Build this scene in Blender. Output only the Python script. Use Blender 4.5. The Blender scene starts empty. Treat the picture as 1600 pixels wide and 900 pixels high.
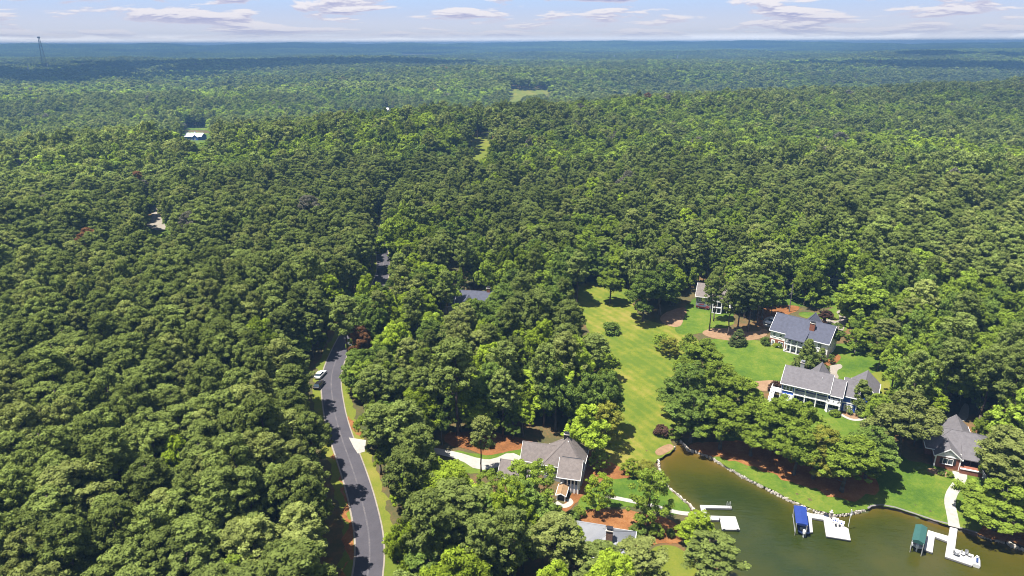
import bpy, math, random
import numpy as np
from mathutils import Vector, Matrix
from mathutils.geometry import delaunay_2d_cdt

# ------------------------------------------------------------------ camera
SC = bpy.context.scene
COL = SC.collection
FPX, CAMZ, PITCH, ROLL = 1067.0, 95.0, math.radians(19.7), 0.0037   # focal length in photo pixels (1600 wide)
R0 = np.array([1.0, 0, 0]); F0 = np.array([0, math.cos(PITCH), -math.sin(PITCH)]); U0 = np.array([0, math.sin(PITCH), math.cos(PITCH)])
RC = R0*math.cos(ROLL) - U0*math.sin(ROLL); UC = U0*math.cos(ROLL) + R0*math.sin(ROLL)
cd = bpy.data.cameras.new('camera'); cam = bpy.data.objects.new('camera', cd); COL.objects.link(cam)
cd.sensor_width = 36.0; cd.lens = 36.0*FPX/1600.0; cd.clip_start = 1.0; cd.clip_end = 90000.0
M = Matrix(((RC[0], UC[0], -F0[0], 0), (RC[1], UC[1], -F0[1], 0), (RC[2], UC[2], -F0[2], CAMZ), (0, 0, 0, 1)))
cam.matrix_world = M
SC.camera = cam

# ------------------------------------------------------------------ sky, sun, exposure
EXPOSURE = 1.8
SKY_STRENGTH = 0.10
SUN_EL, SUN_AZ_X, SUN_AZ_Y = math.radians(70), -0.94, -0.30         # sun stands left of and a little behind the camera
_l = math.hypot(SUN_AZ_X, SUN_AZ_Y)
SUN_DIR = Vector((SUN_AZ_X/_l*math.cos(SUN_EL), SUN_AZ_Y/_l*math.cos(SUN_EL), math.sin(SUN_EL)))
sd = bpy.data.lights.new('sun', 'SUN'); sd.energy = 4.8; sd.angle = math.radians(0.5); sd.color = (1.0, 0.95, 0.86)
sun = bpy.data.objects.new('sun', sd); COL.objects.link(sun)
sun.rotation_euler = SUN_DIR.to_track_quat('Z', 'Y').to_euler()
sun.location = (0, 0, 300)

def world():
    w = bpy.data.worlds.new('World'); SC.world = w; w.use_nodes = True
    nt = w.node_tree; N = nt.nodes; L = nt.links; N.clear()
    out = N.new('ShaderNodeOutputWorld'); bg = N.new('ShaderNodeBackground'); bg.inputs[1].default_value = SKY_STRENGTH
    sky = N.new('ShaderNodeTexSky'); sky.sky_type = 'NISHITA'; sky.sun_disc = False
    sky.sun_elevation = SUN_EL; sky.sun_rotation = math.atan2(SUN_AZ_X, SUN_AZ_Y)
    sky.altitude = 100; sky.air_density = 1.0; sky.dust_density = 0.6; sky.ozone_density = 2.5
    tc = N.new('ShaderNodeTexCoord')
    def math_(op, a, b=None, c=None, clamp=False):
        n = N.new('ShaderNodeMath'); n.operation = op; n.use_clamp = clamp
        for i, v in enumerate((a, b, c)):
            if v is None: continue
            if isinstance(v, (int, float)): n.inputs[i].default_value = v
            else: L.new(v, n.inputs[i])
        return n.outputs[0]
    def mapr(v, a, b, c=0.0, d=1.0):
        n = N.new('ShaderNodeMapRange'); n.interpolation_type = 'SMOOTHSTEP'; n.clamp = True
        L.new(v, n.inputs[0]); n.inputs[1].default_value = a; n.inputs[2].default_value = b; n.inputs[3].default_value = c; n.inputs[4].default_value = d
        return n.outputs[0]
    def mix(f, a, b):
        n = N.new('ShaderNodeMix'); n.data_type = 'RGBA'
        L.new(f, n.inputs[0])
        for s, v in ((6, a), (7, b)):
            if isinstance(v, tuple): n.inputs[s].default_value = v
            else: L.new(v, n.inputs[s])
        return n.outputs[2]
    sep = N.new('ShaderNodeSeparateXYZ'); L.new(tc.outputs['Generated'], sep.inputs[0])
    z = math_('MAXIMUM', sep.outputs[2], 0.004)
    px = math_('DIVIDE', sep.outputs[0], z); py = math_('DIVIDE', sep.outputs[1], z)
    comb = N.new('ShaderNodeCombineXYZ'); L.new(px, comb.inputs[0]); L.new(py, comb.inputs[1])
    col = sky.outputs[0]
    # pale veil towards the horizon
    K = 1.0/SKY_STRENGTH/2**EXPOSURE
    blue0 = mapr(sep.outputs[2], 0.0, 0.10, 1.0, 0.8)
    col = mix(blue0, col, (0.41*K, 0.57*K, 0.92*K, 1))
    veil = mapr(sep.outputs[2], 0.004, 0.066, 0.95, 0.0)
    col = mix(veil, col, (0.86*K, 0.84*K, 0.88*K, 1))
    glow = mapr(sep.outputs[2], 0.0, 0.014, 1.0, 0.0)          # the sky is brightest right at the horizon
    col = mix(glow, col, (2.4*K, 2.25*K, 2.15*K, 1))
    # scattered cumulus: lumps over azimuth and elevation, flatter and smaller towards the horizon
    az = math_('ARCTAN2', sep.outputs[0], sep.outputs[1])
    lv = math_('LOGARITHM', math_('ADD', math_('MAXIMUM', sep.outputs[2], 0.0), 0.028), math.e)
    def field(dv, detail=7.0):
        cb = N.new('ShaderNodeCombineXYZ'); L.new(math_('MULTIPLY_ADD', az, CLOUD_SU, CLOUD_OFF[0]), cb.inputs[0]); L.new(math_('MULTIPLY_ADD', lv, CLOUD_SV, CLOUD_OFF[1] + dv), cb.inputs[1])
        nz = N.new('ShaderNodeTexNoise'); nz.inputs['Scale'].default_value = 1.0; nz.inputs['Detail'].default_value = detail; nz.inputs['Roughness'].default_value = 0.55; nz.inputs['Distortion'].default_value = 0.25
        L.new(cb.outputs[0], nz.inputs['Vector']); return nz.outputs[0]
    d0 = field(0.0); d1 = field(0.22, 5.0); d2 = field(0.07, 7.0)
    dens = mapr(d0, 0.485, 0.535, 0.0, 0.95)
    fade = mapr(sep.outputs[2], 0.004, 0.016, 0.15, 1.0)
    dens = math_('MULTIPLY', dens, fade)
    lit = mapr(math_('ADD', math_('SUBTRACT', d0, d1), math_('MULTIPLY', math_('SUBTRACT', d0, d2), 1.2)), -0.07, 0.09, 0.0, 1.0)   # tops catch the sun, bases stay grey
    thick = mapr(d0, 0.50, 0.60, 1.0, 0.0)
    lit = math_('MAXIMUM', lit, math_('MULTIPLY', thick, 0.55))
    body = mix(lit, (0.40*K, 0.41*K, 0.66*K, 1), (0.99*K, 0.94*K, 0.96*K, 1))
    pale = mapr(sep.outputs[2], 0.005, 0.05, 0.55, 0.0)
    body = mix(pale, body, (0.82*K, 0.78*K, 0.84*K, 1))
    col = mix(dens, col, body)
    L.new(col, bg.inputs[0]); L.new(bg.outputs[0], out.inputs[0])
    w.cycles.sampling_method = 'MANUAL'; w.cycles.sample_map_resolution = 512
CLOUD_OFF = (57.7557, 65.7557, 0.0); CLOUD_SU, CLOUD_SV = 7.0, 2.5
world()
SC.view_settings.view_transform = 'Standard'; SC.view_settings.look = 'None'
SC.view_settings.exposure = EXPOSURE; SC.view_settings.gamma = 1.0; SC.view_settings.use_curve_mapping = False
cy = SC.cycles
cy.max_bounces = 5; cy.diffuse_bounces = 3; cy.glossy_bounces = 2; cy.transmission_bounces = 3; cy.transparent_max_bounces = 6; cy.volume_bounces = 0
cy.caustics_reflective = False; cy.caustics_refractive = False
cy.use_denoising = True
cy.sample_clamp_indirect = 4.0
cy.pixel_filter_type = 'BLACKMAN_HARRIS'; cy.filter_width = 1.05

# ------------------------------------------------------------------ pixel <-> place
def ray(px, py):
    return F0 + RC*((px - 800)/FPX) + UC*(-(py - 450)/FPX)
def gz(px, py, z=0.0):                                   # photo pixel -> point at height z
    d = ray(px, py); t = (z - CAMZ)/d[2]
    return (d[0]*t, d[1]*t)
def project(x, y, z):
    v = np.stack([x, y, z - CAMZ], -1)
    dep = v@F0
    return 800 + FPX*(v@RC)/dep, 450 - FPX*(v@UC)/dep, dep
def inpoly(x, y, poly):
    x = np.asarray(x, float); y = np.asarray(y, float); r = np.zeros(x.shape, bool)
    n = len(poly)
    for i in range(n):
        x0, y0 = poly[i]; x1, y1 = poly[(i + 1) % n]
        if y0 == y1: continue
        c = ((y0 > y) != (y1 > y)) & (x < (x1 - x0)*(y - y0)/(y1 - y0) + x0)
        r ^= c
    return r
def segdist(x, y, pts, closed=False):
    d = np.full(np.shape(x), 1e9)
    n = len(pts)
    for i in range(n if closed else n - 1):
        ax, ay = pts[i]; bx, by = pts[(i + 1) % n]
        vx, vy = bx - ax, by - ay; l2 = vx*vx + vy*vy + 1e-9
        t = np.clip(((x - ax)*vx + (y - ay)*vy)/l2, 0, 1)
        d = np.minimum(d, np.hypot(x - ax - t*vx, y - ay - t*vy))
    return d
def vnoise(x, y, seed=0):
    xi = np.floor(x).astype(np.int64); yi = np.floor(y).astype(np.int64); fx = x - xi; fy = y - yi
    def h(a, b):
        n = (a*374761393 + b*668265263 + seed*974634777) & 0x7fffffff
        n = ((n ^ (n >> 13))*1274126177) & 0x7fffffff
        n = n ^ (n >> 16)
        return (n & 0xffff)/65535.0
    u = fx*fx*(3 - 2*fx); v = fy*fy*(3 - 2*fy)
    return (h(xi, yi)*(1 - u) + h(xi + 1, yi)*u)*(1 - v) + (h(xi, yi + 1)*(1 - u) + h(xi + 1, yi + 1)*u)*v
def fbm(x, y, seed=0, o=4):
    r = 0; a = 0.5
    for i in range(o):
        r = r + a*vnoise(x*2**i + 17.3*i, y*2**i - 9.1*i, seed + i); a *= 0.5
    return r/(1 - 0.5**o)

# ------------------------------------------------------------------ lake outline and terrain height
SHORE_RIGHT = [(1062, 690), (1068, 696), (1075, 705), (1103, 713), (1131, 729), (1162, 748), (1194, 764), (1222, 778), (1243, 789), (1264, 799), (1285, 804), (1306, 808), (1330, 804), (1355, 799)]
SHORE_WOOD = [(1355, 799), (1360, 795), (1376, 793), (1397, 797), (1425, 806), (1460, 818), (1481, 823), (1498, 829), (1530, 838)]
SHORE_FAR = [(1530, 838), (1565, 848), (1600, 862), (1660, 884), (1740, 910)]
SHORE_LEFT = [(1054, 702), (1028, 714), (1030, 735), (1037, 757), (1051, 769), (1071, 786), (1090, 803), (1089, 818), (1092, 838), (1104, 862), (1128, 890), (1150, 925), (1160, 1000)]
LAKE = [gz(*p) for p in SHORE_RIGHT + SHORE_WOOD[1:] + SHORE_FAR[1:]] + [gz(1900, 1080), gz(1200, 1150)] + [gz(*p) for p in SHORE_LEFT[::-1]]
def lake_sd(x, y):
    d = segdist(x, y, LAKE, True)
    return np.where(inpoly(x, y, LAKE), -d, d)
def Hout(x, y, d):
    x = np.asarray(x, float); y = np.asarray(y, float)
    r = np.hypot(x, y)
    h = 0.75 + 7.5*(1 - np.exp(-np.maximum(d - 3, 0)/110.0))
    far = np.clip((r - 330)/500.0, 0, 1); far = far*far*(3 - 2*far)
    roll = 44*(fbm(x/600.0 + 3.1, y/430.0 + 7.7, 5, 3) - 0.5) + 10*(fbm(x/210.0, y/210.0, 9, 2) - 0.5)
    h = h + far*roll
    # the near ridge and the valley behind it, then long swells to the horizon
    yr = 560 + 0.42*x + 90*(fbm(x/300.0, x*0 + 2.0, 21, 2) - 0.5) + np.where(x > 0, 120, 0)*np.clip(x/150.0, 0, 1)
    h = h + 9*np.exp(-((y - yr)/130.0)**2)*np.clip((y - 330)/150.0, 0, 1)
    h = h - 22*np.exp(-((y - yr - 520)/300.0)**2)
    s = np.clip((r - 1500)/2500.0, 0, 1)
    h = h + s*70*(fbm(x/2600.0 + 1.7, y/1100.0 + 4.2, 31, 4) - 0.50)
    s2 = np.clip((r - 6000)/9000.0, 0, 1)
    h = h + s2*(55*(fbm(x/5000.0 + 8, y/3500.0, 41, 3) - 0.35) + 18*np.clip(x/9000.0, -1, 1))
    ang = np.arctan2(x, y)
    far2 = np.clip((r - 4600)/1500.0, 0, 1)
    h = h*(1 - 0.8*far2) + far2*(20 + 44*(fbm(ang*9.0 + 4, r/800.0, 51, 4) - 0.5)) + np.exp(-((r - 7400)/850.0)**2)*(50 + 48*(fbm(ang*20.0 + 1, r/2500.0, 53, 4) - 0.5))
    return h
def H(x, y):
    x = np.asarray(x, float); y = np.asarray(y, float)
    d = lake_sd(x, y)
    h = Hout(x, y, d)
    return np.where(d < 0, np.maximum(-2.0, -1.0 + d*0.35), h)
_T = np.geomspace(70.0, 30000.0, 300)
def G(px, py):                                           # photo pixel -> first point of the terrain on that line of sight
    d = ray(px, py); x = d[0]*_T; y = d[1]*_T; z = CAMZ + d[2]*_T
    under = z < Hout(x, y, np.maximum(lake_sd(x, y), 0.0))
    k = int(np.argmax(under)) if under.any() else len(_T) - 1
    a, b = (_T[k - 1], _T[k]) if k > 0 else (_T[0]*0.9, _T[0])
    for _ in range(5):
        t = np.linspace(a, b, 9); xx = d[0]*t; yy = d[1]*t; u = CAMZ + d[2]*t < Hout(xx, yy, np.maximum(lake_sd(xx, yy), 0.0))
        m = int(np.argmax(u)) if u.any() else 8
        a, b = t[max(m - 1, 0)], t[m]
    x, y = d[0]*b, d[1]*b
    return (x, y, float(Hout(x, y, max(float(lake_sd(np.array(x), np.array(y))), 0.0))))

# ------------------------------------------------------------------ materials
MATS = {}
def mat(name, col, rough=0.8, metal=0.0, var=0.0, vscale=1.0, col2=None, bump=0.0, bscale=8.0, spec=0.3, stretch=None):
    if name in MATS: return MATS[name]
    m = bpy.data.materials.new(name); m.use_nodes = True; nt = m.node_tree; b = nt.nodes['Principled BSDF']
    b.inputs['Roughness'].default_value = rough; b.inputs['Metallic'].default_value = metal; b.inputs['Specular IOR Level'].default_value = spec
    b.inputs['Base Color'].default_value = (*col, 1)
    tc = nt.nodes.new('ShaderNodeTexCoord'); src = tc.outputs['Object']
    if stretch:
        mp = nt.nodes.new('ShaderNodeMapping'); mp.inputs['Scale'].default_value = stretch; nt.links.new(src, mp.inputs[0]); src = mp.outputs[0]
    if var > 0 or col2:
        c2 = col2 or tuple(c*(1 - var) for c in col)
        nz = nt.nodes.new('ShaderNodeTexNoise'); nz.inputs['Scale'].default_value = vscale; nz.inputs['Detail'].default_value = 6; nz.inputs['Roughness'].default_value = 0.65
        nt.links.new(src, nz.inputs['Vector'])
        rp = nt.nodes.new('ShaderNodeValToRGB'); rp.color_ramp.elements[0].position = 0.36; rp.color_ramp.elements[1].position = 0.64
        rp.color_ramp.elements[0].color = (*c2, 1); rp.color_ramp.elements[1].color = (*col, 1)
        nt.links.new(nz.outputs[0], rp.inputs[0]); nt.links.new(rp.outputs[0], b.inputs['Base Color'])
    if bump > 0:
        n2 = nt.nodes.new('ShaderNodeTexNoise'); n2.inputs['Scale'].default_value = bscale; n2.inputs['Detail'].default_value = 5
        nt.links.new(src, n2.inputs['Vector'])
        bp = nt.nodes.new('ShaderNodeBump'); bp.inputs['Strength'].default_value = bump; bp.inputs['Distance'].default_value = 0.15
        nt.links.new(n2.outputs[0], bp.inputs['Height']); nt.links.new(bp.outputs[0], b.inputs['Normal'])
    MATS[name] = m
    return m
def ramp_mat(name, stops, scales, rough=0.95, bump=0.3, bscale=4.0):
    """surface whose own colour wanders between several tones: sum of a coarse, a medium and a fine noise"""
    m = bpy.data.materials.new(name); m.use_nodes = True; nt = m.node_tree; N = nt.nodes; L = nt.links; b = N['Principled BSDF']
    b.inputs['Roughness'].default_value = rough; b.inputs['Specular IOR Level'].default_value = 0.15
    geo = N.new('ShaderNodeNewGeometry'); acc = None
    for s, wgt in scales:
        nz = N.new('ShaderNodeTexNoise'); nz.inputs['Scale'].default_value = s; nz.inputs['Detail'].default_value = 4; nz.inputs['Roughness'].default_value = 0.6
        L.new(geo.outputs['Position'], nz.inputs['Vector'])
        mu = N.new('ShaderNodeMath'); mu.operation = 'MULTIPLY_ADD'; mu.inputs[1].default_value = wgt
        L.new(nz.outputs[0], mu.inputs[0])
        if acc is None: mu.inputs[2].default_value = 0.5 - 0.5*sum(w for _, w in scales)
        else: L.new(acc, mu.inputs[2])
        acc = mu.outputs[0]
    rp = N.new('ShaderNodeValToRGB'); e = rp.color_ramp.elements
    while len(e) < len(stops): e.new(0.5)
    for i, (p, c) in enumerate(stops): e[i].position = p; e[i].color = (*c, 1)
    L.new(acc, rp.inputs[0]); L.new(rp.outputs[0], b.inputs['Base Color'])
    n2 = N.new('ShaderNodeTexNoise'); n2.inputs['Scale'].default_value = bscale; n2.inputs['Detail'].default_value = 4; L.new(geo.outputs['Position'], n2.inputs['Vector'])
    bp = N.new('ShaderNodeBump'); bp.inputs['Strength'].default_value = bump; bp.inputs['Distance'].default_value = 0.2
    L.new(n2.outputs[0], bp.inputs['Height']); L.new(bp.outputs[0], b.inputs['Normal'])
    MATS[name] = m
    return m
ramp_mat('forest_floor', [(0.25, (0.035, 0.042, 0.014)), (0.5, (0.06, 0.05, 0.02)), (0.78, (0.13, 0.062, 0.025))], [(0.03, 1.0), (0.25, 0.7), (1.5, 0.5)])
ramp_mat('lawn', [(0.2, (0.0270, 0.0594, 0.0058)), (0.5, (0.0522, 0.0882, 0.0075)), (0.8, (0.0945, 0.1116, 0.0149))], [(0.05, 1.2), (0.22, 0.8), (0.9, 0.5), (3.0, 0.6)], bump=0.3)
ramp_mat('lawn_dry', [(0.2, (0.0540, 0.0792, 0.0083)), (0.5, (0.0855, 0.0990, 0.0108)), (0.8, (0.1350, 0.1188, 0.0248))], [(0.045, 1.1), (0.2, 0.6), (2.5, 0.5)], bump=0.2)
ramp_mat('pine_straw', [(0.2, (0.0808, 0.0333, 0.0114)), (0.5, (0.1425, 0.0589, 0.0192)), (0.8, (0.1995, 0.0997, 0.0393))], [(0.1, 0.8), (0.5, 0.7), (3.0, 0.6)], bump=0.5)
ramp_mat('bark_mulch', [(0.2, (0.11, 0.065, 0.035)), (0.5, (0.16, 0.10, 0.058)), (0.8, (0.21, 0.14, 0.088))], [(0.15, 0.8), (0.8, 0.6), (3.0, 0.5)], bump=0.4)
ramp_mat('asphalt', [(0.2, (0.0342, 0.0323, 0.0385)), (0.5, (0.0456, 0.0427, 0.0507)), (0.8, (0.0570, 0.0532, 0.0594))], [(0.08, 0.8), (0.6, 0.5), (6.0, 0.6)], rough=0.85, bump=0.1, bscale=20)
ramp_mat('seam', [(0.2, (0.045, 0.043, 0.052)), (0.5, (0.065, 0.061, 0.068)), (0.8, (0.10, 0.09, 0.09))], [(0.4, 0.9), (3.0, 0.9)], rough=0.85, bump=0.05)
ramp_mat('concrete', [(0.2, (0.17, 0.16, 0.145)), (0.5, (0.23, 0.22, 0.20)), (0.8, (0.28, 0.265, 0.245))], [(0.2, 0.7), (1.2, 0.6), (8, 0.4)], bump=0.05)
ramp_mat('tan_concrete', [(0.2, (0.12, 0.105, 0.085)), (0.5, (0.165, 0.145, 0.12)), (0.8, (0.20, 0.18, 0.155))], [(0.2, 0.7), (1.2, 0.6), (8, 0.4)], bump=0.05)
def stripe_lawn():
    m = ramp_mat('lawn_mown', [(0.2, (0.0522, 0.0810, 0.0075)), (0.5, (0.0864, 0.1026, 0.0099)), (0.8, (0.1395, 0.1224, 0.0248))], [(0.04, 1.3), (0.16, 0.8), (0.9, 0.5), (3.5, 0.6)], bump=0.3)
    nt = m.node_tree; N = nt.nodes; L = nt.links; geo = N.new('ShaderNodeNewGeometry'); mp = N.new('ShaderNodeMapping'); mp.inputs['Rotation'].default_value = (0, 0, math.radians(-32)); L.new(geo.outputs['Position'], mp.inputs[0])
    w = N.new('ShaderNodeTexWave'); w.wave_type = 'BANDS'; w.bands_direction = 'X'; w.inputs['Scale'].default_value = 0.11; w.inputs['Distortion'].default_value = 2.5; w.inputs['Detail'].default_value = 3; w.inputs['Detail Scale'].default_value = 0.6; L.new(mp.outputs[0], w.inputs['Vector'])
    rp = [n for n in N if n.type == 'VALTORGB'][0]; src = rp.inputs[0].links[0].from_socket; a = N.new('ShaderNodeMath'); a.operation = 'MULTIPLY_ADD'; L.new(w.outputs['Fac'], a.inputs[0]); a.inputs[1].default_value = 0.16; L.new(src, a.inputs[2])
    s = N.new('ShaderNodeMath'); s.operation = 'SUBTRACT'; L.new(a.outputs[0], s.inputs[0]); s.inputs[1].default_value = 0.08; L.new(s.outputs[0], rp.inputs[0])
stripe_lawn()
mat('white', (0.74, 0.74, 0.74), 0.55, var=0.12, vscale=0.7)
mat('dock_white', (0.30, 0.295, 0.29), 0.6, var=0.10, vscale=0.8)
mat('dock_side', (0.20, 0.195, 0.205), 0.6, var=0.15, vscale=1.5)
mat('float_black', (0.02, 0.02, 0.024), 0.6)
mat('blue_paint', (0.028, 0.085, 0.42), 0.5, var=0.15, vscale=1.0)
mat('navy_shade', (0.03, 0.05, 0.12), 0.5)
mat('cream_siding', (0.60, 0.60, 0.58), 0.6, var=0.08, vscale=0.8)
mat('grey_siding', (0.20, 0.205, 0.21), 0.6, var=0.1, vscale=0.8)
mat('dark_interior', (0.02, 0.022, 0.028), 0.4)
mat('brick', (0.20, 0.075, 0.045), 0.85, var=0.3, vscale=4.0, bump=0.3, bscale=12)
mat('brick_tan', (0.17, 0.10, 0.075), 0.85, var=0.35, vscale=4.0, bump=0.3, bscale=12)
mat('stone', (0.40, 0.365, 0.32), 0.9, var=0.4, vscale=1.2, bump=0.6, bscale=3)
mat('wood_wall', (0.10, 0.075, 0.055), 0.85, var=0.3, vscale=1.0)
mat('cedar', (0.20, 0.125, 0.065), 0.8, var=0.25, vscale=1.5)
mat('shingle_grey', (0.094, 0.088, 0.096), 0.9, var=0.22, vscale=1.3, bump=0.35, bscale=9)
mat('shingle_slate', (0.052, 0.056, 0.080), 0.9, var=0.22, vscale=1.3, bump=0.35, bscale=9)
mat('shingle_taupe', (0.122, 0.104, 0.098), 0.9, var=0.25, vscale=1.3, bump=0.35, bscale=9)
mat('metal_grey', (0.135, 0.14, 0.155), 0.55, metal=0.1, var=0.15, vscale=0.6)
mat('metal_white', (0.62, 0.63, 0.66), 0.45, metal=0.1, var=0.1, vscale=0.3)
mat('black_metal', (0.015, 0.015, 0.018), 0.4)
mat('galvanised', (0.30, 0.31, 0.32), 0.45, metal=0.6)
mat('pole_wood', (0.13, 0.12, 0.12), 0.85, var=0.25, vscale=2)
mat('canvas_blue', (0.008, 0.025, 0.14), 0.65, var=0.12, vscale=1.2)
mat('canvas_green', (0.018, 0.062, 0.056), 0.65, var=0.12, vscale=1.2)
mat('gelcoat', (0.45, 0.46, 0.47), 0.25)
mat('boat_blue', (0.02, 0.035, 0.10), 0.3)
mat('vinyl', (0.28, 0.28, 0.28), 0.5)
mat('car_white', (0.5, 0.51, 0.52), 0.22)
mat('car_black', (0.012, 0.012, 0.014), 0.2)
mat('car_red', (0.06, 0.01, 0.01), 0.25)
mat('rubber', (0.015, 0.015, 0.015), 0.8)
mat('glass', (0.03, 0.045, 0.06), 0.06, spec=0.8)
mat('lamp_glass', (0.6, 0.6, 0.58), 0.15)
mat('red_flag', (0.5, 0.05, 0.05), 0.7)
mat('bark_pine', (0.085, 0.062, 0.05), 0.9, var=0.35, vscale=1.5)
mat('bark_grey', (0.085, 0.075, 0.066), 0.9, var=0.35, vscale=1.5)
mat('dead_wood', (0.33, 0.30, 0.30), 0.9, var=0.25, vscale=1.5)

def leaf_mat(name, trans=0.28, amp=0.55):
    m = bpy.data.materials.new(name); m.use_nodes = True; nt = m.node_tree; N = nt.nodes; L = nt.links; N.clear()
    o = N.new('ShaderNodeOutputMaterial'); mx = N.new('ShaderNodeMixShader'); di = N.new('ShaderNodeBsdfDiffuse'); tr = N.new('ShaderNodeBsdfTranslucent')
    at = N.new('ShaderNodeAttribute'); at.attribute_type = 'INSTANCER'; at.attribute_name = 'tcol'
    lv = N.new('ShaderNodeAttribute'); lv.attribute_type = 'GEOMETRY'; lv.attribute_name = 'leaf'
    ma = N.new('ShaderNodeMapRange'); L.new(lv.outputs['Fac'], ma.inputs[0]); ma.inputs[3].default_value = 1 - amp; ma.inputs[4].default_value = 1 + amp
    sc = N.new('ShaderNodeVectorMath'); sc.operation = 'SCALE'; L.new(at.outputs['Vector'], sc.inputs[0]); L.new(ma.outputs[0], sc.inputs['Scale'])
    ty = N.new('ShaderNodeVectorMath'); ty.operation = 'MULTIPLY'; L.new(sc.outputs[0], ty.inputs[0]); ty.inputs[1].default_value = (1.25, 1.2, 0.55)
    L.new(sc.outputs[0], di.inputs[0]); L.new(ty.outputs[0], tr.inputs[0])
    mx.inputs[0].default_value = trans
    L.new(di.outputs[0], mx.inputs[1]); L.new(tr.outputs[0], mx.inputs[2]); L.new(mx.outputs[0], o.inputs[0])
    MATS[name] = m
    return m
leaf_mat('needles', 0.34, 0.40); leaf_mat('leaves', 0.40, 0.45)

# ------------------------------------------------------------------ mesh helpers
class MB:
    def __init__(s): s.v = []; s.f = []
    def add(s, vs, fs):
        o = len(s.v); s.v += [tuple(map(float, v)) for v in vs]; s.f += [tuple(i + o for i in f) for f in fs]; return s
    def box(s, x0, x1, y0, y1, z0, z1):
        return s.add([(x0, y0, z0), (x1, y0, z0), (x1, y1, z0), (x0, y1, z0), (x0, y0, z1), (x1, y0, z1), (x1, y1, z1), (x0, y1, z1)],
                     [(0, 3, 2, 1), (4, 5, 6, 7), (0, 1, 5, 4), (1, 2, 6, 5), (2, 3, 7, 6), (3, 0, 4, 7)])
    def bar(s, a, b, r, n=6, r2=None):
        a = Vector(a); b = Vector(b); d = (b - a).normalized(); r2 = r if r2 is None else r2
        u = d.orthogonal().normalized(); w = d.cross(u); vs = []
        for p, q in ((a, r), (b, r2)):
            for i in range(n):
                t = 2*math.pi*i/n; vs.append(p + u*math.cos(t)*q + w*math.sin(t)*q)
        fs = [(i, (i + 1) % n, n + (i + 1) % n, n + i) for i in range(n)] + [tuple(range(n - 1, -1, -1)), tuple(range(n, 2*n))]
        return s.add(vs, fs)
    def extrude(s, pts, axis, a, b):                     # convex outline in the plane across axis, from a to b
        n = len(pts)
        if axis == 'x': vs = [(a, p[0], p[1]) for p in pts] + [(b, p[0], p[1]) for p in pts]
        elif axis == 'y': vs = [(p[0], a, p[1]) for p in pts] + [(p[0], b, p[1]) for p in pts]
        else: vs = [(p[0], p[1], a) for p in pts] + [(p[0], p[1], b) for p in pts]
        return s.add(vs, [tuple(range(n)), tuple(range(2*n - 1, n - 1, -1))] + [(i, n + i, n + (i + 1) % n, (i + 1) % n) for i in range(n)])
    def mesh(s, name, m, smooth=False):
        me = bpy.data.meshes.new(name); me.from_pydata(s.v, [], s.f)
        import bmesh
        bm = bmesh.new(); bm.from_mesh(me); bmesh.ops.recalc_face_normals(bm, faces=bm.faces); bm.to_mesh(me); bm.free()
        me.materials.append(MATS[m] if isinstance(m, str) else m)
        if smooth: me.shade_smooth()
        return me
    def obj(s, name, m, parent=None, smooth=False, bevel=0.0):
        o = bpy.data.objects.new(name, s.mesh(name, m, smooth)); COL.objects.link(o)
        if parent is not None: o.parent = parent
        if bevel:
            bv = o.modifiers.new('bevel', 'BEVEL'); bv.width = bevel; bv.segments = 2
        return o
def empty(name, loc, yaw=0.0, label=None, cat=None, group=None):
    o = bpy.data.objects.new(name, None); COL.objects.link(o); o.location = loc; o.rotation_euler = (0, 0, yaw); o.empty_display_size = 0.5
    tag(o, label, cat, group); return o
def tag(o, label=None, cat=None, group=None, kind=None):
    if label: o['label'] = label
    if cat: o['category'] = cat
    if group: o['group'] = group
    if kind: o['kind'] = kind
    return o
def copy_tree(o, parent=None):
    c = o.copy(); COL.objects.link(c); c.parent = parent
    for ch in o.children: copy_tree(ch, c)
    return c
def poly_world(pxs): return [G(*p)[:2] for p in pxs]
def smooth_closed(pts, it=2):
    for _ in range(it):
        q = []
        for i in range(len(pts)):
            a = pts[i]; b = pts[(i + 1) % len(pts)]
            q += [(0.75*a[0] + 0.25*b[0], 0.75*a[1] + 0.25*b[1]), (0.25*a[0] + 0.75*b[0], 0.25*a[1] + 0.75*b[1])]
        pts = q
    return pts
def smooth_open(pts, it=3):
    for _ in range(it):
        q = [pts[0]]
        for i in range(len(pts) - 1):
            a = pts[i]; b = pts[i + 1]
            q += [tuple(0.75*a[k] + 0.25*b[k] for k in range(len(a))), tuple(0.25*a[k] + 0.75*b[k] for k in range(len(a)))]
        pts = q + [pts[-1]]
    return pts
def densify(pts, step):
    q = []
    for i in range(len(pts)):
        a = pts[i]; b = pts[(i + 1) % len(pts)]; n = max(1, int(math.hypot(b[0] - a[0], b[1] - a[1])/step))
        for k in range(n): q.append((a[0] + (b[0] - a[0])*k/n, a[1] + (b[1] - a[1])*k/n))
    return q
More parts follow.
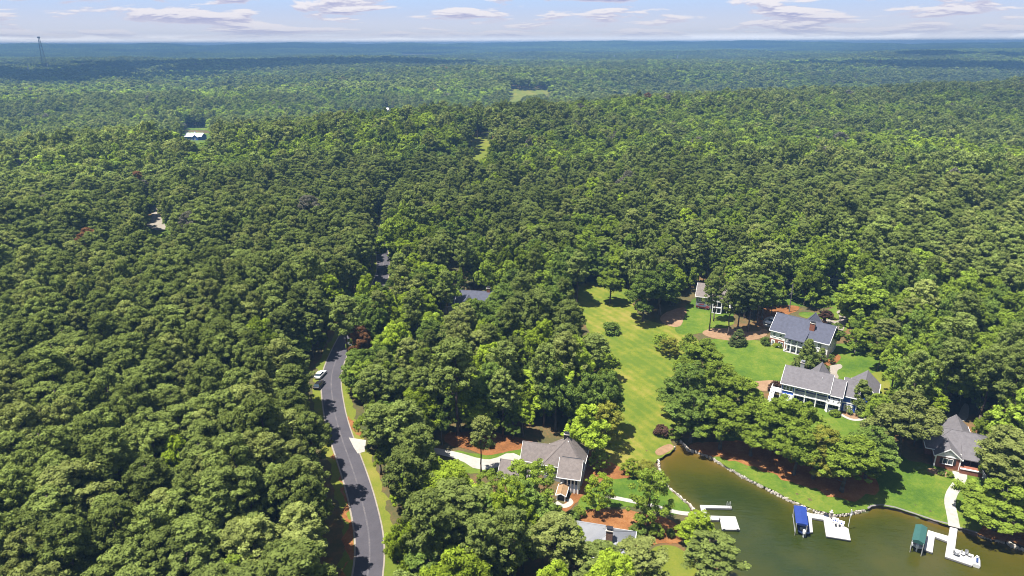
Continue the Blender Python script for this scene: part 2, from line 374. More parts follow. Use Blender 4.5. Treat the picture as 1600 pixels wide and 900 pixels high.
def sheet(name, outline, z, m, step=2.0, wob=0.25, seed=0, label=None, smooth=2):
    """a thin layer of ground cover draped on the terrain inside an outline"""
    pts = smooth_closed(outline, smooth) if smooth else list(outline)
    pts = densify(pts, 0.9)
    if wob:
        P = np.array(pts); P[:, 0] += wob*2*(fbm(P[:, 0]*0.5, P[:, 1]*0.5, seed + 3, 3) - 0.5)*2; P[:, 1] += wob*2*(fbm(P[:, 0]*0.5 + 9, P[:, 1]*0.5, seed + 4, 3) - 0.5)*2
        pts = [tuple(p) for p in P]
    A = np.array(pts); xs = np.arange(A[:, 0].min(), A[:, 0].max(), step); ys = np.arange(A[:, 1].min(), A[:, 1].max(), step)
    X, Y = np.meshgrid(xs, ys); X = X.ravel(); Y = Y.ravel()
    k = inpoly(X, Y, pts) & (segdist(X, Y, pts, True) > 0.35*step)
    allp = [Vector(p) for p in pts] + [Vector(p) for p in zip(X[k], Y[k])]
    r = delaunay_2d_cdt(allp, [], [list(range(len(pts)))], 1, 1e-4)
    v = np.array([tuple(p) for p in r[0]])
    d = np.maximum(lake_sd(v[:, 0], v[:, 1]), 0); zz = Hout(v[:, 0], v[:, 1], d) + z
    me = bpy.data.meshes.new(name); me.from_pydata([(a, b, c) for (a, b), c in zip(v, zz)], [], [tuple(f) for f in r[2]])
    me.materials.append(MATS[m]); me.shade_smooth()
    o = bpy.data.objects.new(name, me); COL.objects.link(o)
    if me.polygons and me.polygons[0].normal.z < 0: me.flip_normals()
    tag(o, label, kind='structure')
    return o
def ribbon_pts(center, width):
    c = [np.array(p[:2]) for p in center]; L_, R_ = [], []
    for i, p in enumerate(c):
        t = c[min(i + 1, len(c) - 1)] - c[max(i - 1, 0)]; t = t/np.hypot(*t); n = np.array([-t[1], t[0]])
        w = width if not callable(width) else width(i/(len(c) - 1))
        L_.append(tuple(p + n*w/2)); R_.append(tuple(p - n*w/2))
    return L_, R_
def ribbon(name, center, width, z, m, label=None, thick=0.0):
    L_, R_ = ribbon_pts(center, width)
    n = len(L_); P = np.array(L_ + R_); C = np.array([p[:2] for p in center])
    mid = [((a[0] + b[0])/2, (a[1] + b[1])/2) for a, b in zip(L_, R_)]
    P = np.array(L_ + mid + R_)
    d = np.maximum(lake_sd(P[:, 0], P[:, 1]), 0); zz = Hout(P[:, 0], P[:, 1], d) + z
    v = [(a, b, c) for (a, b), c in zip(P, zz)]
    f = []
    for i in range(n - 1):
        f += [(i, n + i, n + i + 1, i + 1), (n + i, 2*n + i, 2*n + i + 1, n + i + 1)]
    me = bpy.data.meshes.new(name); me.from_pydata(v, [], f); me.materials.append(MATS[m]); me.shade_smooth()
    if me.polygons[0].normal.z < 0: me.flip_normals()
    o = bpy.data.objects.new(name, me); COL.objects.link(o); tag(o, label, kind='structure')
    return o
# ------------------------------------------------------------------ ground, lake, road, lawns, beds, paths
def ground():
    def axis(a, b, fine, grow, lim):
        xs = list(np.arange(a, b + fine, fine)); s = fine; x = xs[-1]
        while x < lim: s *= grow; x += s; xs.append(x)
        s = fine; x = xs[0]; lo = []
        while x > -lim: s *= grow; x -= s; lo.append(x)
        return np.array(lo[::-1] + xs)
    xs = axis(-90, 150, 2.0, 1.09, 11500)
    ys = axis(90, 300, 2.0, 1.09, 11500); ys = ys[ys > -900]
    X, Y = np.meshgrid(xs, ys); Z = H(X.ravel(), Y.ravel())
    nx, ny = len(xs), len(ys)
    v = np.stack([X.ravel(), Y.ravel(), Z], -1)
    i = np.arange(nx*ny).reshape(ny, nx)
    f = np.stack([i[:-1, :-1].ravel(), i[:-1, 1:].ravel(), i[1:, 1:].ravel(), i[1:, :-1].ravel()], -1)
    me = bpy.data.meshes.new('ground'); me.from_pydata(v.tolist(), [], f.tolist()); me.materials.append(MATS['forest_floor']); me.shade_smooth()
    o = bpy.data.objects.new('ground', me); COL.objects.link(o); tag(o, kind='structure')
ground()

def water_mat():
    m = bpy.data.materials.new('lake_water'); m.use_nodes = True; nt = m.node_tree; N = nt.nodes; L = nt.links; b = N['Principled BSDF']
    b.inputs['Roughness'].default_value = 0.07; b.inputs['IOR'].default_value = 1.33; b.inputs['Specular IOR Level'].default_value = 0.5
    geo = N.new('ShaderNodeNewGeometry'); at = N.new('ShaderNodeAttribute'); at.attribute_name = 'shallow'
    nz = N.new('ShaderNodeTexNoise'); nz.inputs['Scale'].default_value = 0.09; nz.inputs['Detail'].default_value = 4; L.new(geo.outputs['Position'], nz.inputs['Vector'])
    ad = N.new('ShaderNodeMath'); ad.operation = 'MULTIPLY_ADD'; L.new(nz.outputs[0], ad.inputs[0]); ad.inputs[1].default_value = 0.75
    sb = N.new('ShaderNodeMath'); sb.operation = 'SUBTRACT'; L.new(at.outputs['Fac'], sb.inputs[0]); sb.inputs[1].default_value = 0.33; L.new(sb.outputs[0], ad.inputs[2])
    rp = N.new('ShaderNodeValToRGB'); e = rp.color_ramp.elements; e.new(0.5); e.new(0.7)
    for i, (p, c) in enumerate([(0.0, (0.013, 0.020, 0.004)), (0.3, (0.026, 0.029, 0.004)), (0.65, (0.044, 0.036, 0.005)), (1.0, (0.075, 0.046, 0.008))]): e[i].position = p; e[i].color = (*c, 1)
    L.new(ad.outputs[0], rp.inputs[0]); L.new(rp.outputs[0], b.inputs['Base Color'])
    rn = N.new('ShaderNodeTexNoise'); rn.inputs['Scale'].default_value = 0.05; rn.inputs['Detail'].default_value = 3; L.new(geo.outputs['Position'], rn.inputs['Vector'])
    rr = N.new('ShaderNodeMapRange'); L.new(rn.outputs[0], rr.inputs[0]); rr.inputs[1].default_value = 0.4; rr.inputs[2].default_value = 0.62; rr.inputs[3].default_value = 0.03; rr.inputs[4].default_value = 0.16; L.new(rr.outputs[0], b.inputs['Roughness'])
    mp = N.new('ShaderNodeMapping'); mp.inputs['Rotation'].default_value = (0, 0, 0.5); mp.inputs['Scale'].default_value = (0.55, 1.5, 1); L.new(geo.outputs['Position'], mp.inputs[0])
    w = N.new('ShaderNodeTexNoise'); w.inputs['Scale'].default_value = 0.6; w.inputs['Detail'].default_value = 5; w.inputs['Roughness'].default_value = 0.6; L.new(mp.outputs[0], w.inputs['Vector'])
    bp = N.new('ShaderNodeBump'); bp.inputs['Strength'].default_value = 0.45; bp.inputs['Distance'].default_value = 0.25
    L.new(w.outputs[0], bp.inputs['Height']); L.new(bp.outputs[0], b.inputs['Normal'])
    MATS['lake_water'] = m
water_mat()
def lake():
    pts = densify(LAKE, 2.0); A = np.array(pts); X, Y = np.meshgrid(np.arange(A[:, 0].min(), A[:, 0].max(), 2.5), np.arange(A[:, 1].min(), A[:, 1].max(), 2.5)); X = X.ravel(); Y = Y.ravel()
    k = inpoly(X, Y, pts) & (segdist(X, Y, pts, True) > 1.0)
    r = delaunay_2d_cdt([Vector(p) for p in pts] + [Vector(p) for p in zip(X[k], Y[k])], [], [list(range(len(pts)))], 1, 1e-4)
    v = np.array([tuple(p) for p in r[0]])
    d = segdist(v[:, 0], v[:, 1], LAKE, True)
    me = bpy.data.meshes.new('lake'); me.from_pydata([(a, b, 0.0) for a, b in v], [], [tuple(f) for f in r[2]]); me.materials.append(MATS['lake_water'])
    at = me.attributes.new('shallow', 'FLOAT', 'POINT')
    cx, cyy = gz(1075, 715); cr = np.exp(-(np.hypot(v[:, 0] - cx, v[:, 1] - cyy)/9.0)**2)
    rx, ry = gz(1560, 900); cr2 = np.exp(-(np.hypot(v[:, 0] - rx, v[:, 1] - ry)/22.0)**2)
    at.data.foreach_set('value', np.clip(0.6*np.exp(-d/2.5) + 0.45*cr + 0.35*cr2, 0, 1).astype(np.float32))
    if me.polygons[0].normal.z < 0: me.flip_normals()
    me.shade_smooth()
    o = bpy.data.objects.new('lake', me); COL.objects.link(o); tag(o, kind='structure')
lake()

# road: its middle line in photo pixels
ROAD_PX = [(566, 960), (572, 925), (574, 900), (578, 872), (577, 836), (570, 800), (561, 764), (548, 724), (534, 686), (524, 652), (519, 620), (517, 600), (519, 580), (526, 560), (540, 530), (560, 495), (582, 462), (598, 432), (600, 412), (596, 392), (594, 372), (605, 345), (630, 315), (670, 285), (720, 257), (744, 241), (752, 226), (770, 205), (790, 180), (803, 163), (812, 153), (801, 144), (790, 138), (770, 134)]
ROAD = smooth_open([G(*p)[:2] for p in ROAD_PX], 3)
def road_w(t): return 5.5
sheet('verge', ribbon_pts(ROAD, 9.6)[0] + ribbon_pts(ROAD, 9.8)[1][::-1], 0.012, 'lawn_dry', 4.0, 0.7, 5, smooth=0)
o_road = ribbon('road', ROAD, road_w, 0.06, 'asphalt')
ribbon('road_seam', ROAD, 0.32, 0.066, 'seam')
L_, R_ = ribbon_pts(ROAD, 5.5)
ribbon('road_edge', L_, 0.35, 0.068, 'tan_concrete'); ribbon('road_edge', R_, 0.30, 0.068, 'tan_concrete')
def strip_px(name, left, right, z, m, seed=0, wob=0.5):
    sheet(name, poly_world(left + right[::-1]), z, m, 2.0, wob, seed)
strip_px('straw_bed', [(519, 700), (526, 740), (534, 780), (543, 820), (545, 850), (540, 905)], [(524, 700), (534, 740), (545, 780), (553, 820), (553, 850), (548, 905)], 0.02, 'pine_straw', 3, 1.2)
strip_px('straw_bed', [(540, 652), (546, 668), (556, 682)], [(546, 650), (560, 670), (574, 684)], 0.02, 'pine_straw', 4, 0.5)

lawn_strip = poly_world([(904, 440), (935, 440), (986, 448), (992, 492), (1026, 505), (1065, 512), (1090, 525), (1090, 545), (1075, 564), (1070, 592), (1070, 630), (1065, 660), (1040, 672), (1051, 692), (1056, 702), (1030, 716), (1006, 735), (960, 740), (935, 720), (930, 690), (940, 650), (940, 610), (935, 570), (930, 530), (912, 505), (898, 482)])
sheet('grass_strip', lawn_strip, 0.02, 'lawn_mown', 2.5, 0.5, 1)
sheet('lawn', poly_world([(1050, 520), (1062, 490), (1085, 464), (1110, 462), (1142, 478), (1150, 512), (1105, 520), (1075, 524)]), 0.03, 'lawn', 2.0, 0.3, 2)
sheet('lawn', poly_world([(1100, 535), (1120, 528), (1160, 530), (1200, 533), (1260, 552), (1290, 540), (1330, 535), (1345, 550), (1335, 566), (1300, 570), (1262, 582), (1225, 592), (1190, 605), (1165, 612), (1140, 600), (1125, 570)]), 0.03, 'lawn', 2.0, 0.3, 3)
sheet('lawn', poly_world([(1230, 618), (1300, 640), (1350, 655), (1395, 665), (1400, 715), (1460, 728), (1505, 742), (1540, 745), (1560, 790), (1535, 834), (1500, 826), (1460, 814), (1425, 802), (1397, 794), (1376, 789), (1356, 794), (1330, 800), (1300, 804), (1265, 795), (1230, 778), (1195, 760), (1150, 738), (1110, 712), (1100, 700), (1150, 670), (1200, 650)]), 0.03, 'lawn', 2.0, 0.3, 4)
sheet('lawn', poly_world([(905, 750), (950, 738), (990, 735), (1020, 735), (1037, 757), (1052, 770), (1071, 787), (1086, 802), (1050, 805), (990, 790), (930, 795), (900, 800)]), 0.045, 'lawn', 2.0, 0.3, 6)
sheet('lawn', poly_world([(1012, 860), (1045, 850), (1075, 862), (1085, 880), (1110, 930), (1000, 930), (1005, 885)]), 0.045, 'lawn_dry', 2.0, 0.25, 7)
sheet('lawn', poly_world([(700, 700), (745, 712), (790, 702), (835, 700), (835, 722), (790, 735), (745, 742), (720, 738)]), 0.045, 'lawn', 2.0, 0.3, 8)
sheet('lawn', poly_world([(1245, 486), (1285, 490), (1305, 478), (1330, 488), (1325, 512), (1318, 520), (1300, 500), (1250, 496)]), 0.03, 'lawn', 2.0, 0.3, 9)
sheet('lawn', poly_world([(1345, 590), (1385, 575), (1392, 610), (1380, 630), (1352, 622)]), 0.05, 'lawn_dry', 2.0, 0.3, 10)
sheet('lawn', poly_world([(1318, 530), (1365, 535), (1400, 560), (1420, 600), (1410, 640), (1370, 640), (1352, 600), (1330, 572)]), 0.025, 'lawn', 2.5, 0.5, 30)
sheet('lawn', poly_world([(1255, 572), (1275, 552), (1320, 540), (1345, 560), (1340, 590), (1318, 600), (1285, 592)]), 0.04, 'lawn', 2.5, 0.3, 32)
sheet('lawn', poly_world([(1195, 452), (1250, 448), (1320, 452), (1340, 475), (1300, 482), (1250, 478), (1200, 480)]), 0.02, 'lawn', 2.5, 0.5, 31)
# pine straw and mulch
sheet('straw_bed', poly_world([(1075, 697), (1110, 690), (1180, 690), (1250, 700), (1330, 715), (1372, 735), (1372, 765), (1352, 782), (1310, 780), (1275, 765), (1230, 752), (1180, 732), (1130, 715), (1090, 706)]), 0.06, 'pine_straw', 2.0, 0.8, 11)
sheet('straw_bed', poly_world([(690, 678), (740, 672), (800, 680), (838, 690), (838, 706), (800, 702), (765, 714), (725, 700), (695, 698)]), 0.06, 'pine_straw', 2.0, 0.5, 12)
sheet('straw_bed', poly_world([(905, 700), (925, 705), (955, 725), (985, 738), (985, 750), (945, 748), (915, 770), (890, 800), (872, 800), (895, 770), (915, 740)]), 0.065, 'pine_straw', 2.0, 0.4, 13)
sheet('straw_bed', poly_world([(900, 795), (960, 795), (1000, 800), (1050, 810), (1065, 830), (1070, 850), (1045, 852), (1010, 850), (1000, 880), (985, 900), (930, 880), (900, 830)]), 0.062, 'pine_straw', 2.0, 0.5, 14)
sheet('mulch_bed', poly_world([(1165, 600), (1185, 595), (1215, 594), (1222, 602), (1205, 611), (1178, 612), (1166, 608)]), 0.06, 'bark_mulch', 1.5, 0.1, 15)
sheet('mulch_bed', poly_world([(1096, 517), (1120, 512), (1150, 515), (1180, 520), (1195, 512), (1202, 520), (1190, 530), (1150, 533), (1118, 530), (1100, 524)]), 0.06, 'bark_mulch', 1.5, 0.2, 16)
sheet('mulch_bed', poly_world([(1036, 490), (1062, 480), (1075, 482), (1068, 500), (1062, 512), (1045, 510), (1030, 500)]), 0.06, 'bark_mulch', 1.5, 0.2, 17)
sheet('mulch_bed', poly_world([(1315, 644), (1335, 642), (1352, 650), (1348, 655), (1330, 656), (1316, 650)]), 0.06, 'bark_mulch', 1.0, 0.05, 18)
sheet('mulch_bed', poly_world([(1450, 730), (1470, 735), (1492, 741), (1492, 748), (1470, 744), (1448, 738)]), 0.065, 'bark_mulch', 1.0, 0.05, 19)
sheet('mulch_bed', poly_world([(1355, 615), (1365, 600), (1372, 605), (1366, 622)]), 0.07, 'bark_mulch', 1.0, 0.05, 20)
sheet('straw_bed', poly_world([(1270, 570), (1285, 556), (1310, 552), (1316, 562), (1290, 575)]), 0.065, 'pine_straw', 1.5, 0.1, 21)
sheet('straw_bed', poly_world([(1180, 490), (1200, 478), (1250, 476), (1250, 486), (1205, 498), (1195, 512), (1182, 505)]), 0.04, 'pine_straw', 1.5, 0.3, 22)
sheet('straw_bed', poly_world([(1520, 835), (1560, 800), (1640, 810), (1680, 880), (1610, 858), (1560, 842)]), 0.06, 'pine_straw', 1.5, 0.5, 23)
sheet('straw_bed', poly_world([(1028, 700), (1048, 692), (1055, 701), (1030, 714), (1022, 708)]), 0.06, 'bark_mulch', 1.0, 0.1, 24)
# paving
sheet('driveway', poly_world([(545, 684), (572, 688), (570, 706), (559, 709), (553, 700)]), 0.075, 'concrete', 1.5, 0, 0, smooth=0)
sheet('driveway', poly_world([(600, 692), (674, 699), (713, 706), (752, 718), (771, 718), (797, 706), (820, 716), (810, 724), (781, 730), (746, 736), (718, 718), (674, 708), (600, 700)]), 0.08, 'concrete', 1.5, 0, 0, smooth=1)
sheet('driveway', poly_world([(1245, 500), (1290, 498), (1310, 503), (1312, 494), (1305, 486), (1322, 484), (1322, 505), (1316, 520), (1305, 514), (1280, 508), (1255, 508)]), 0.08, 'tan_concrete', 1.5, 0, 0, smooth=1)
sheet('driveway', poly_world([(1276, 580), (1292, 573), (1312, 568), (1318, 574), (1306, 580), (1312, 592), (1300, 597), (1290, 594)]), 0.08, 'tan_concrete', 1.5, 0, 0, smooth=1)
sheet('driveway', poly_world([(1190, 505), (1196, 496), (1210, 494), (1212, 506), (1198, 512)]), 0.08, 'concrete', 1.5, 0, 0, smooth=1)
sheet('driveway', poly_world([(1190, 448), (1220, 436), (1262, 432), (1265, 440), (1225, 446), (1195, 456)]), 0.08, 'tan_concrete', 2.0, 0, 0, smooth=1)
sheet('driveway', poly_world([(1495, 655), (1505, 630), (1515, 632), (1512, 660)]), 0.08, 'concrete', 2.0, 0, 0, smooth=1)
ribbon('footpath', smooth_open([G(*p)[:2] for p in [(1502, 746), (1497, 757), (1487, 770), (1483, 785), (1488, 805), (1491, 824)]]), 2.1, 0.085, 'concrete')
ribbon('footpath', smooth_open([G(*p)[:2] for p in [(945, 775), (985, 783), (1020, 790), (1055, 801), (1090, 804)]]), 1.3, 0.085, 'concrete')
ribbon('footpath', smooth_open([G(*p)[:2] for p in [(868, 785), (880, 793), (893, 786), (888, 780)]]), 1.3, 0.085, 'concrete')
ribbon('footpath', smooth_open([G(*p)[:2] for p in [(1308, 643), (1318, 651), (1333, 657), (1346, 656), (1354, 650)]]), 0.9, 0.085, 'concrete')
sheet('side_road', poly_world([(236, 325), (245, 325), (252, 342), (262, 360), (245, 362), (225, 352), (238, 346)]), 0.5, 'tan_concrete', 4.0, 0, 0, smooth=1)
sheet('lawn', poly_world([(210, 345), (230, 338), (262, 338), (275, 370), (225, 372)]), 0.35, 'lawn', 4.0, 0, 0, smooth=1)
sheet('lawn', poly_world([(225, 216), (265, 204), (300, 194), (342, 198), (340, 222), (290, 230), (235, 226)]), 0.35, 'lawn', 6.0, 0, 0, smooth=1)
sheet('lawn', poly_world([(732, 222), (745, 212), (764, 212), (768, 232), (752, 262), (734, 250)]), 0.3, 'lawn_dry', 6.0, 0, 0, smooth=1)
sheet('lawn', poly_world([(785, 146), (800, 139), (864, 140), (868, 147), (825, 152), (795, 166)]), 0.35, 'lawn_dry', 10.0, 0, 0, smooth=1)

# stone and timber lake walls
def stone_wall(name, px, seed, label, stone_h=0.75):
    rng = random.Random(seed); root = empty(name, (*gz(*px[0]), 0), 0, label, 'wall')
    ox, oy = gz(*px[0]); line = [gz(*p) for p in px]; mb = MB(); cap = MB()
    for i in range(len(line) - 1):
        a, b = line[i], line[i + 1]; l = math.hypot(b[0] - a[0], b[1] - a[1]); n = max(1, int(l/0.42))
        for k in range(n):
            for row in range(2):
                t = (k + rng.random()*0.6 + 0.5*row)/n; x = a[0] + (b[0] - a[0])*t - ox + rng.uniform(-.18, .18); y = a[1] + (b[1] - a[1])*t - oy + rng.uniform(-.18, .18)
                s = rng.uniform(0.2, 0.34); z = rng.uniform(0.05, 0.2) + row*0.36; q = []
                for dz in (-1, 1):
                    for c in range(5):
                        an = c*1.2566 + rng.uniform(-.25, .25); rr = s*rng.uniform(0.8, 1.1)*(1.0 if dz < 0 else 0.8)
                        q.append((x + math.cos(an)*rr, y + math.sin(an)*rr, z + dz*s*rng.uniform(0.6, 0.85)))
                mb.add(q, [(4, 3, 2, 1, 0), (5, 6, 7, 8, 9)] + [(c, (c + 1) % 5, 5 + (c + 1) % 5, 5 + c) for c in range(5)])
    o = mb.obj('stones', 'stone', root); o['kind'] = 'stuff'
stone_wall('stone_lake_wall', SHORE_RIGHT, 1, 'pale rough stone retaining wall along the far lakeshore below the oaks')
stone_wall('stone_lake_wall', SHORE_LEFT[:7], 2, 'pale stone edging along the left bank of the creek mouth')
stone_wall('stone_lake_wall', SHORE_FAR[:4], 3, 'grey stone edging along the shaded bank at the lower right')
def timber_wall():
    line = [gz(*p) for p in SHORE_WOOD]; root = empty('timber_lake_wall', (*line[0], 0), 0, 'low dark timber retaining wall in front of the brick house lawn', 'wall'); mb = MB(); cp = MB()
    for i in range(len(line) - 1):
        a = Vector((*line[i], 0)) - Vector((*line[0], 0)); b = Vector((*line[i + 1], 0)) - Vector((*line[0], 0)); d = (b - a).normalized(); n = Vector((-d.y, d.x, 0))*0.12
        for q, z0, z1, s in ((mb, -0.5, 0.72, 1.0), (cp, 0.725, 0.80, 1.8)):
            vs = [a - n*s, b - n*s, b + n*s, a + n*s]; q.add([(v.x, v.y, z0) for v in vs] + [(v.x, v.y, z1) for v in vs], [(0, 3, 2, 1), (4, 5, 6, 7), (0, 1, 5, 4), (1, 2, 6, 5), (2, 3, 7, 6), (3, 0, 4, 7)])
    mb.obj('boards', 'wood_wall', root); cp.obj('cap_rail', 'pole_wood', root)
timber_wall()
# ------------------------------------------------------------------ houses
def walls(parent, x0, x1, y0, y1, z0, ze, m, rise=0.0, axis='x', name='wall'):
    mb = MB()
    if rise <= 0: mb.box(x0, x1, y0, y1, z0, ze)
    elif axis == 'x': mb.extrude([(y0, z0), (y1, z0), (y1, ze), ((y0 + y1)/2, ze + rise), (y0, ze)], 'x', x0, x1)
    else: mb.extrude([(x0, z0), (x1, z0), (x1, ze), ((x0 + x1)/2, ze + rise), (x0, ze)], 'y', y0, y1)
    return mb.obj(name, m, parent)
def roof_gable(parent, x0, x1, y0, y1, ze, rise, axis, m, ov=0.45, oe=0.35, th=0.2, trim='white'):
    half = ((y1 - y0) if axis == 'x' else (x1 - x0))/2; sl = rise/half; lo = ze - sl*ov + 0.04; top = ze + rise + 0.04
    a, b = ((y0 - ov, y1 + ov) if axis == 'x' else (x0 - ov, x1 + ov)); mid = (a + b)/2
    pa, pb = ((x0 - oe, x1 + oe) if axis == 'x' else (y0 - oe, y1 + oe))
    mb = MB()
    for s, e in ((a, mid), (b, mid)): mb.extrude([(s, lo), (e, top), (e, top + th), (s, lo + th)], axis, pa, pb)
    r = mb.obj('roof', m, parent)
    tb = MB()                                             # barge boards on the gable ends and gutters along the eaves
    for p in (pa - 0.06, pb + 0.005):
        for s, e in ((a, mid), (b, mid)): tb.extrude([(s, lo - 0.1), (e, top - 0.1), (e, top + th - 0.03), (s, lo + th - 0.03)], axis, p, p + 0.055)
    for s, q in ((a - 0.1, a - 0.003), (b + 0.003, b + 0.1)): tb.extrude([(s, lo - 0.03), (q, lo - 0.03), (q, lo + 0.15), (s, lo + 0.15)], axis, pa, pb)
    rp = MB()
    rp.extrude([(mid - 0.16, top + th - 0.09), (mid + 0.16, top + th - 0.09), (mid, top + th + 0.05)], axis, pa - 0.02, pb + 0.02)
    tb.obj('fascia', trim, r); rp.obj('ridge_cap', m, r)
    return r
def roof_hip(parent, x0, x1, y0, y1, ze, rise, m, ov=0.45, th=0.2, ridge=None):
    x0 -= ov; x1 += ov; y0 -= ov; y1 += ov; w = x1 - x0; d = y1 - y0
    if ridge is None:
        ridge = ((x0 + d/2, (y0 + y1)/2), (x1 - d/2, (y0 + y1)/2)) if w > d else (((x0 + x1)/2, y0 + w/2), ((x0 + x1)/2, y1 - w/2))
    (ax, ay), (bx, by) = ridge; z = ze - 0.15; zt = z + th
    v = [(x0, y0, z), (x1, y0, z), (x1, y1, z), (x0, y1, z), (x0, y0, zt), (x1, y0, zt), (x1, y1, zt), (x0, y1, zt), (ax, ay, ze + rise), (bx, by, ze + rise)]
    if w > d: f = [(4, 5, 9, 8), (5, 6, 9), (6, 7, 8, 9), (7, 4, 8)]
    else: f = [(4, 5, 8), (5, 6, 9, 8), (6, 7, 9), (7, 4, 8, 9)]
    mb = MB().add(v, [(0, 3, 2, 1), (0, 1, 5, 4), (1, 2, 6, 5), (2, 3, 7, 6), (3, 0, 4, 7)] + f)
    r = mb.obj('roof', m, parent)
    c = MB()
    for k, e in ((4, 8), (5, 8 if w <= d else 9), (6, 9), (7, 8 if w > d else 9)): c.bar(v[k], v[e], 0.09, 5)
    if math.dist(v[8], v[9]) > 0.1: c.bar(v[8], v[9], 0.1, 5)
    c.obj('ridge_cap', m, r)
    g_ = MB()
    g_.box(x0 - 0.1, x1 + 0.1, y0 - 0.1, y0 - 0.004, z - 0.02, z + 0.15); g_.box(x0 - 0.1, x1 + 0.1, y1 + 0.004, y1 + 0.1, z - 0.02, z + 0.15)
    g_.box(x0 - 0.1, x0 - 0.004, y0, y1, z - 0.02, z + 0.15); g_.box(x1 + 0.004, x1 + 0.1, y0, y1, z - 0.02, z + 0.15)
    g_.obj('fascia', 'white', r)
    return r
def fbox(mb, face, at, u0, u1, n0, n1, z0, z1):
    if face == 'front': mb.box(u0, u1, at - n1, at - n0, z0, z1)
    elif face == 'back': mb.box(u0, u1, at + n0, at + n1, z0, z1)
    elif face == 'left': mb.box(at - n1, at - n0, u0, u1, z0, z1)
    else: mb.box(at + n0, at + n1, u0, u1, z0, z1)
def window(parent, face, at, u, z, w, h, trim='white', glass='glass', cols=2, rows=2, name='window'):
    mb = MB(); t = 0.1
    fbox(mb, face, at, u - t, u, -0.02, 0.07, z - t, z + h + t); fbox(mb, face, at, u + w, u + w + t, -0.02, 0.07, z - t, z + h + t)
    fbox(mb, face, at, u, u + w, -0.02, 0.07, z + h, z + h + t); fbox(mb, face, at, u, u + w, -0.02, 0.07, z - t, z)
    for i in range(1, cols): fbox(mb, face, at, u + w*i/cols - 0.03, u + w*i/cols + 0.03, 0.025, 0.055, z, z + h)
    for i in range(1, rows): fbox(mb, face, at, u, u + w, 0.0255, 0.05, z + h*i/rows - 0.025, z + h*i/rows + 0.025)
    wn = mb.obj(name, trim, parent)
    g_ = MB(); fbox(g_, face, at, u, u + w, -0.015, 0.02, z, z + h); g_.obj('pane', glass, wn)
    s = MB(); fbox(s, face, at, u - 0.16, u + w + 0.16, 0.0, 0.13, z - t - 0.08, z - t - 0.003); s.obj('sill', trim, wn)
    return wn
def door(parent, face, at, u, z, w, h, m='white', glass=False):
    mb = MB(); fbox(mb, face, at, u, u + w, -0.01, 0.05, z, z + h); d = mb.obj('door', m, parent)
    f = MB(); fbox(f, face, at, u - 0.1, u, -0.01, 0.08, z, z + h + 0.1); fbox(f, face, at, u + w, u + w + 0.1, -0.01, 0.08, z, z + h + 0.1); fbox(f, face, at, u, u + w, -0.01, 0.08, z + h, z + h + 0.1)
    f.obj('frame', 'white', d)
    k = MB(); fbox(k, face, at, u + w*0.42, u + w*0.48, 0.05, 0.11, z + h*0.45, z + h*0.5); k.obj('handle', 'galvanised', d)
    if glass:
        p = MB(); fbox(p, face, at, u + 0.15, u + w/2 - 0.08, 0.05, 0.06, z + 0.3, z + h - 0.2); fbox(p, face, at, u + w/2 + 0.08, u + w - 0.15, 0.05, 0.06, z + 0.3, z + h - 0.2); p.obj('pane', 'glass', d)
    return d
def post(parent, x, y, z0, z1, r=0.13, m='white'):
    return MB().box(x - r, x + r, y - r, y + r, z0, z1).box(x - r - 0.05, x + r + 0.05, y - r - 0.05, y + r + 0.05, z0 + 0.01, z0 + 0.25).box(x - r - 0.05, x + r + 0.05, y - r - 0.05, y + r + 0.05, z1 - 0.2, z1 - 0.01).obj('column', m, parent)
def railing(parent, pts, z, h=0.95, m='white', step=0.16):
    mb = MB()
    for a, b in zip(pts[:-1], pts[1:]):
        l = math.dist(a, b); n = max(2, int(l/step)); za = z if len(a) < 3 else a[2]; zb = z if len(b) < 3 else b[2]
        A = Vector((a[0], a[1], za)); B = Vector((b[0], b[1], zb))
        mb.bar(A + Vector((0, 0, h)), B + Vector((0, 0, h)), 0.05, 4); mb.bar(A + Vector((0, 0, 0.1)), B + Vector((0, 0, 0.1)), 0.04, 4)
        for i in range(n + 1):
            p = A.lerp(B, i/n); mb.bar(p, p + Vector((0, 0, h)), 0.022 if 0 < i < n else 0.06, 4)
    return mb.obj('railing', m, parent)
def chimney(parent, x, y, z0, z1, w, d, m, capm='black_metal'):
    c = MB().box(x - w/2, x + w/2, y - d/2, y + d/2, z0, z1).obj('chimney', m, parent)
    MB().box(x - w/2 - 0.1, x + w/2 + 0.1, y - d/2 - 0.1, y + d/2 + 0.1, z1 + 0.003, z1 + 0.12).obj('crown', 'stone', c)
    k = MB()
    for sx in (-1, 1):
        for sy in (-1, 1): k.box(x + sx*w*0.35 - 0.04, x + sx*w*0.35 + 0.04, y + sy*d*0.35 - 0.04, y + sy*d*0.35 + 0.04, z1 + 0.12, z1 + 0.5)
    k.box(x - w/2, x + w/2, y - d/2, y + d/2, z1 + 0.5, z1 + 0.58).obj('cap', capm, c)
    return c
def house(name, px, yaw, label, dz=0.0):
    x, y, z = G(*px); return empty(name, (x, y, z + dz), math.radians(yaw), label, 'house')

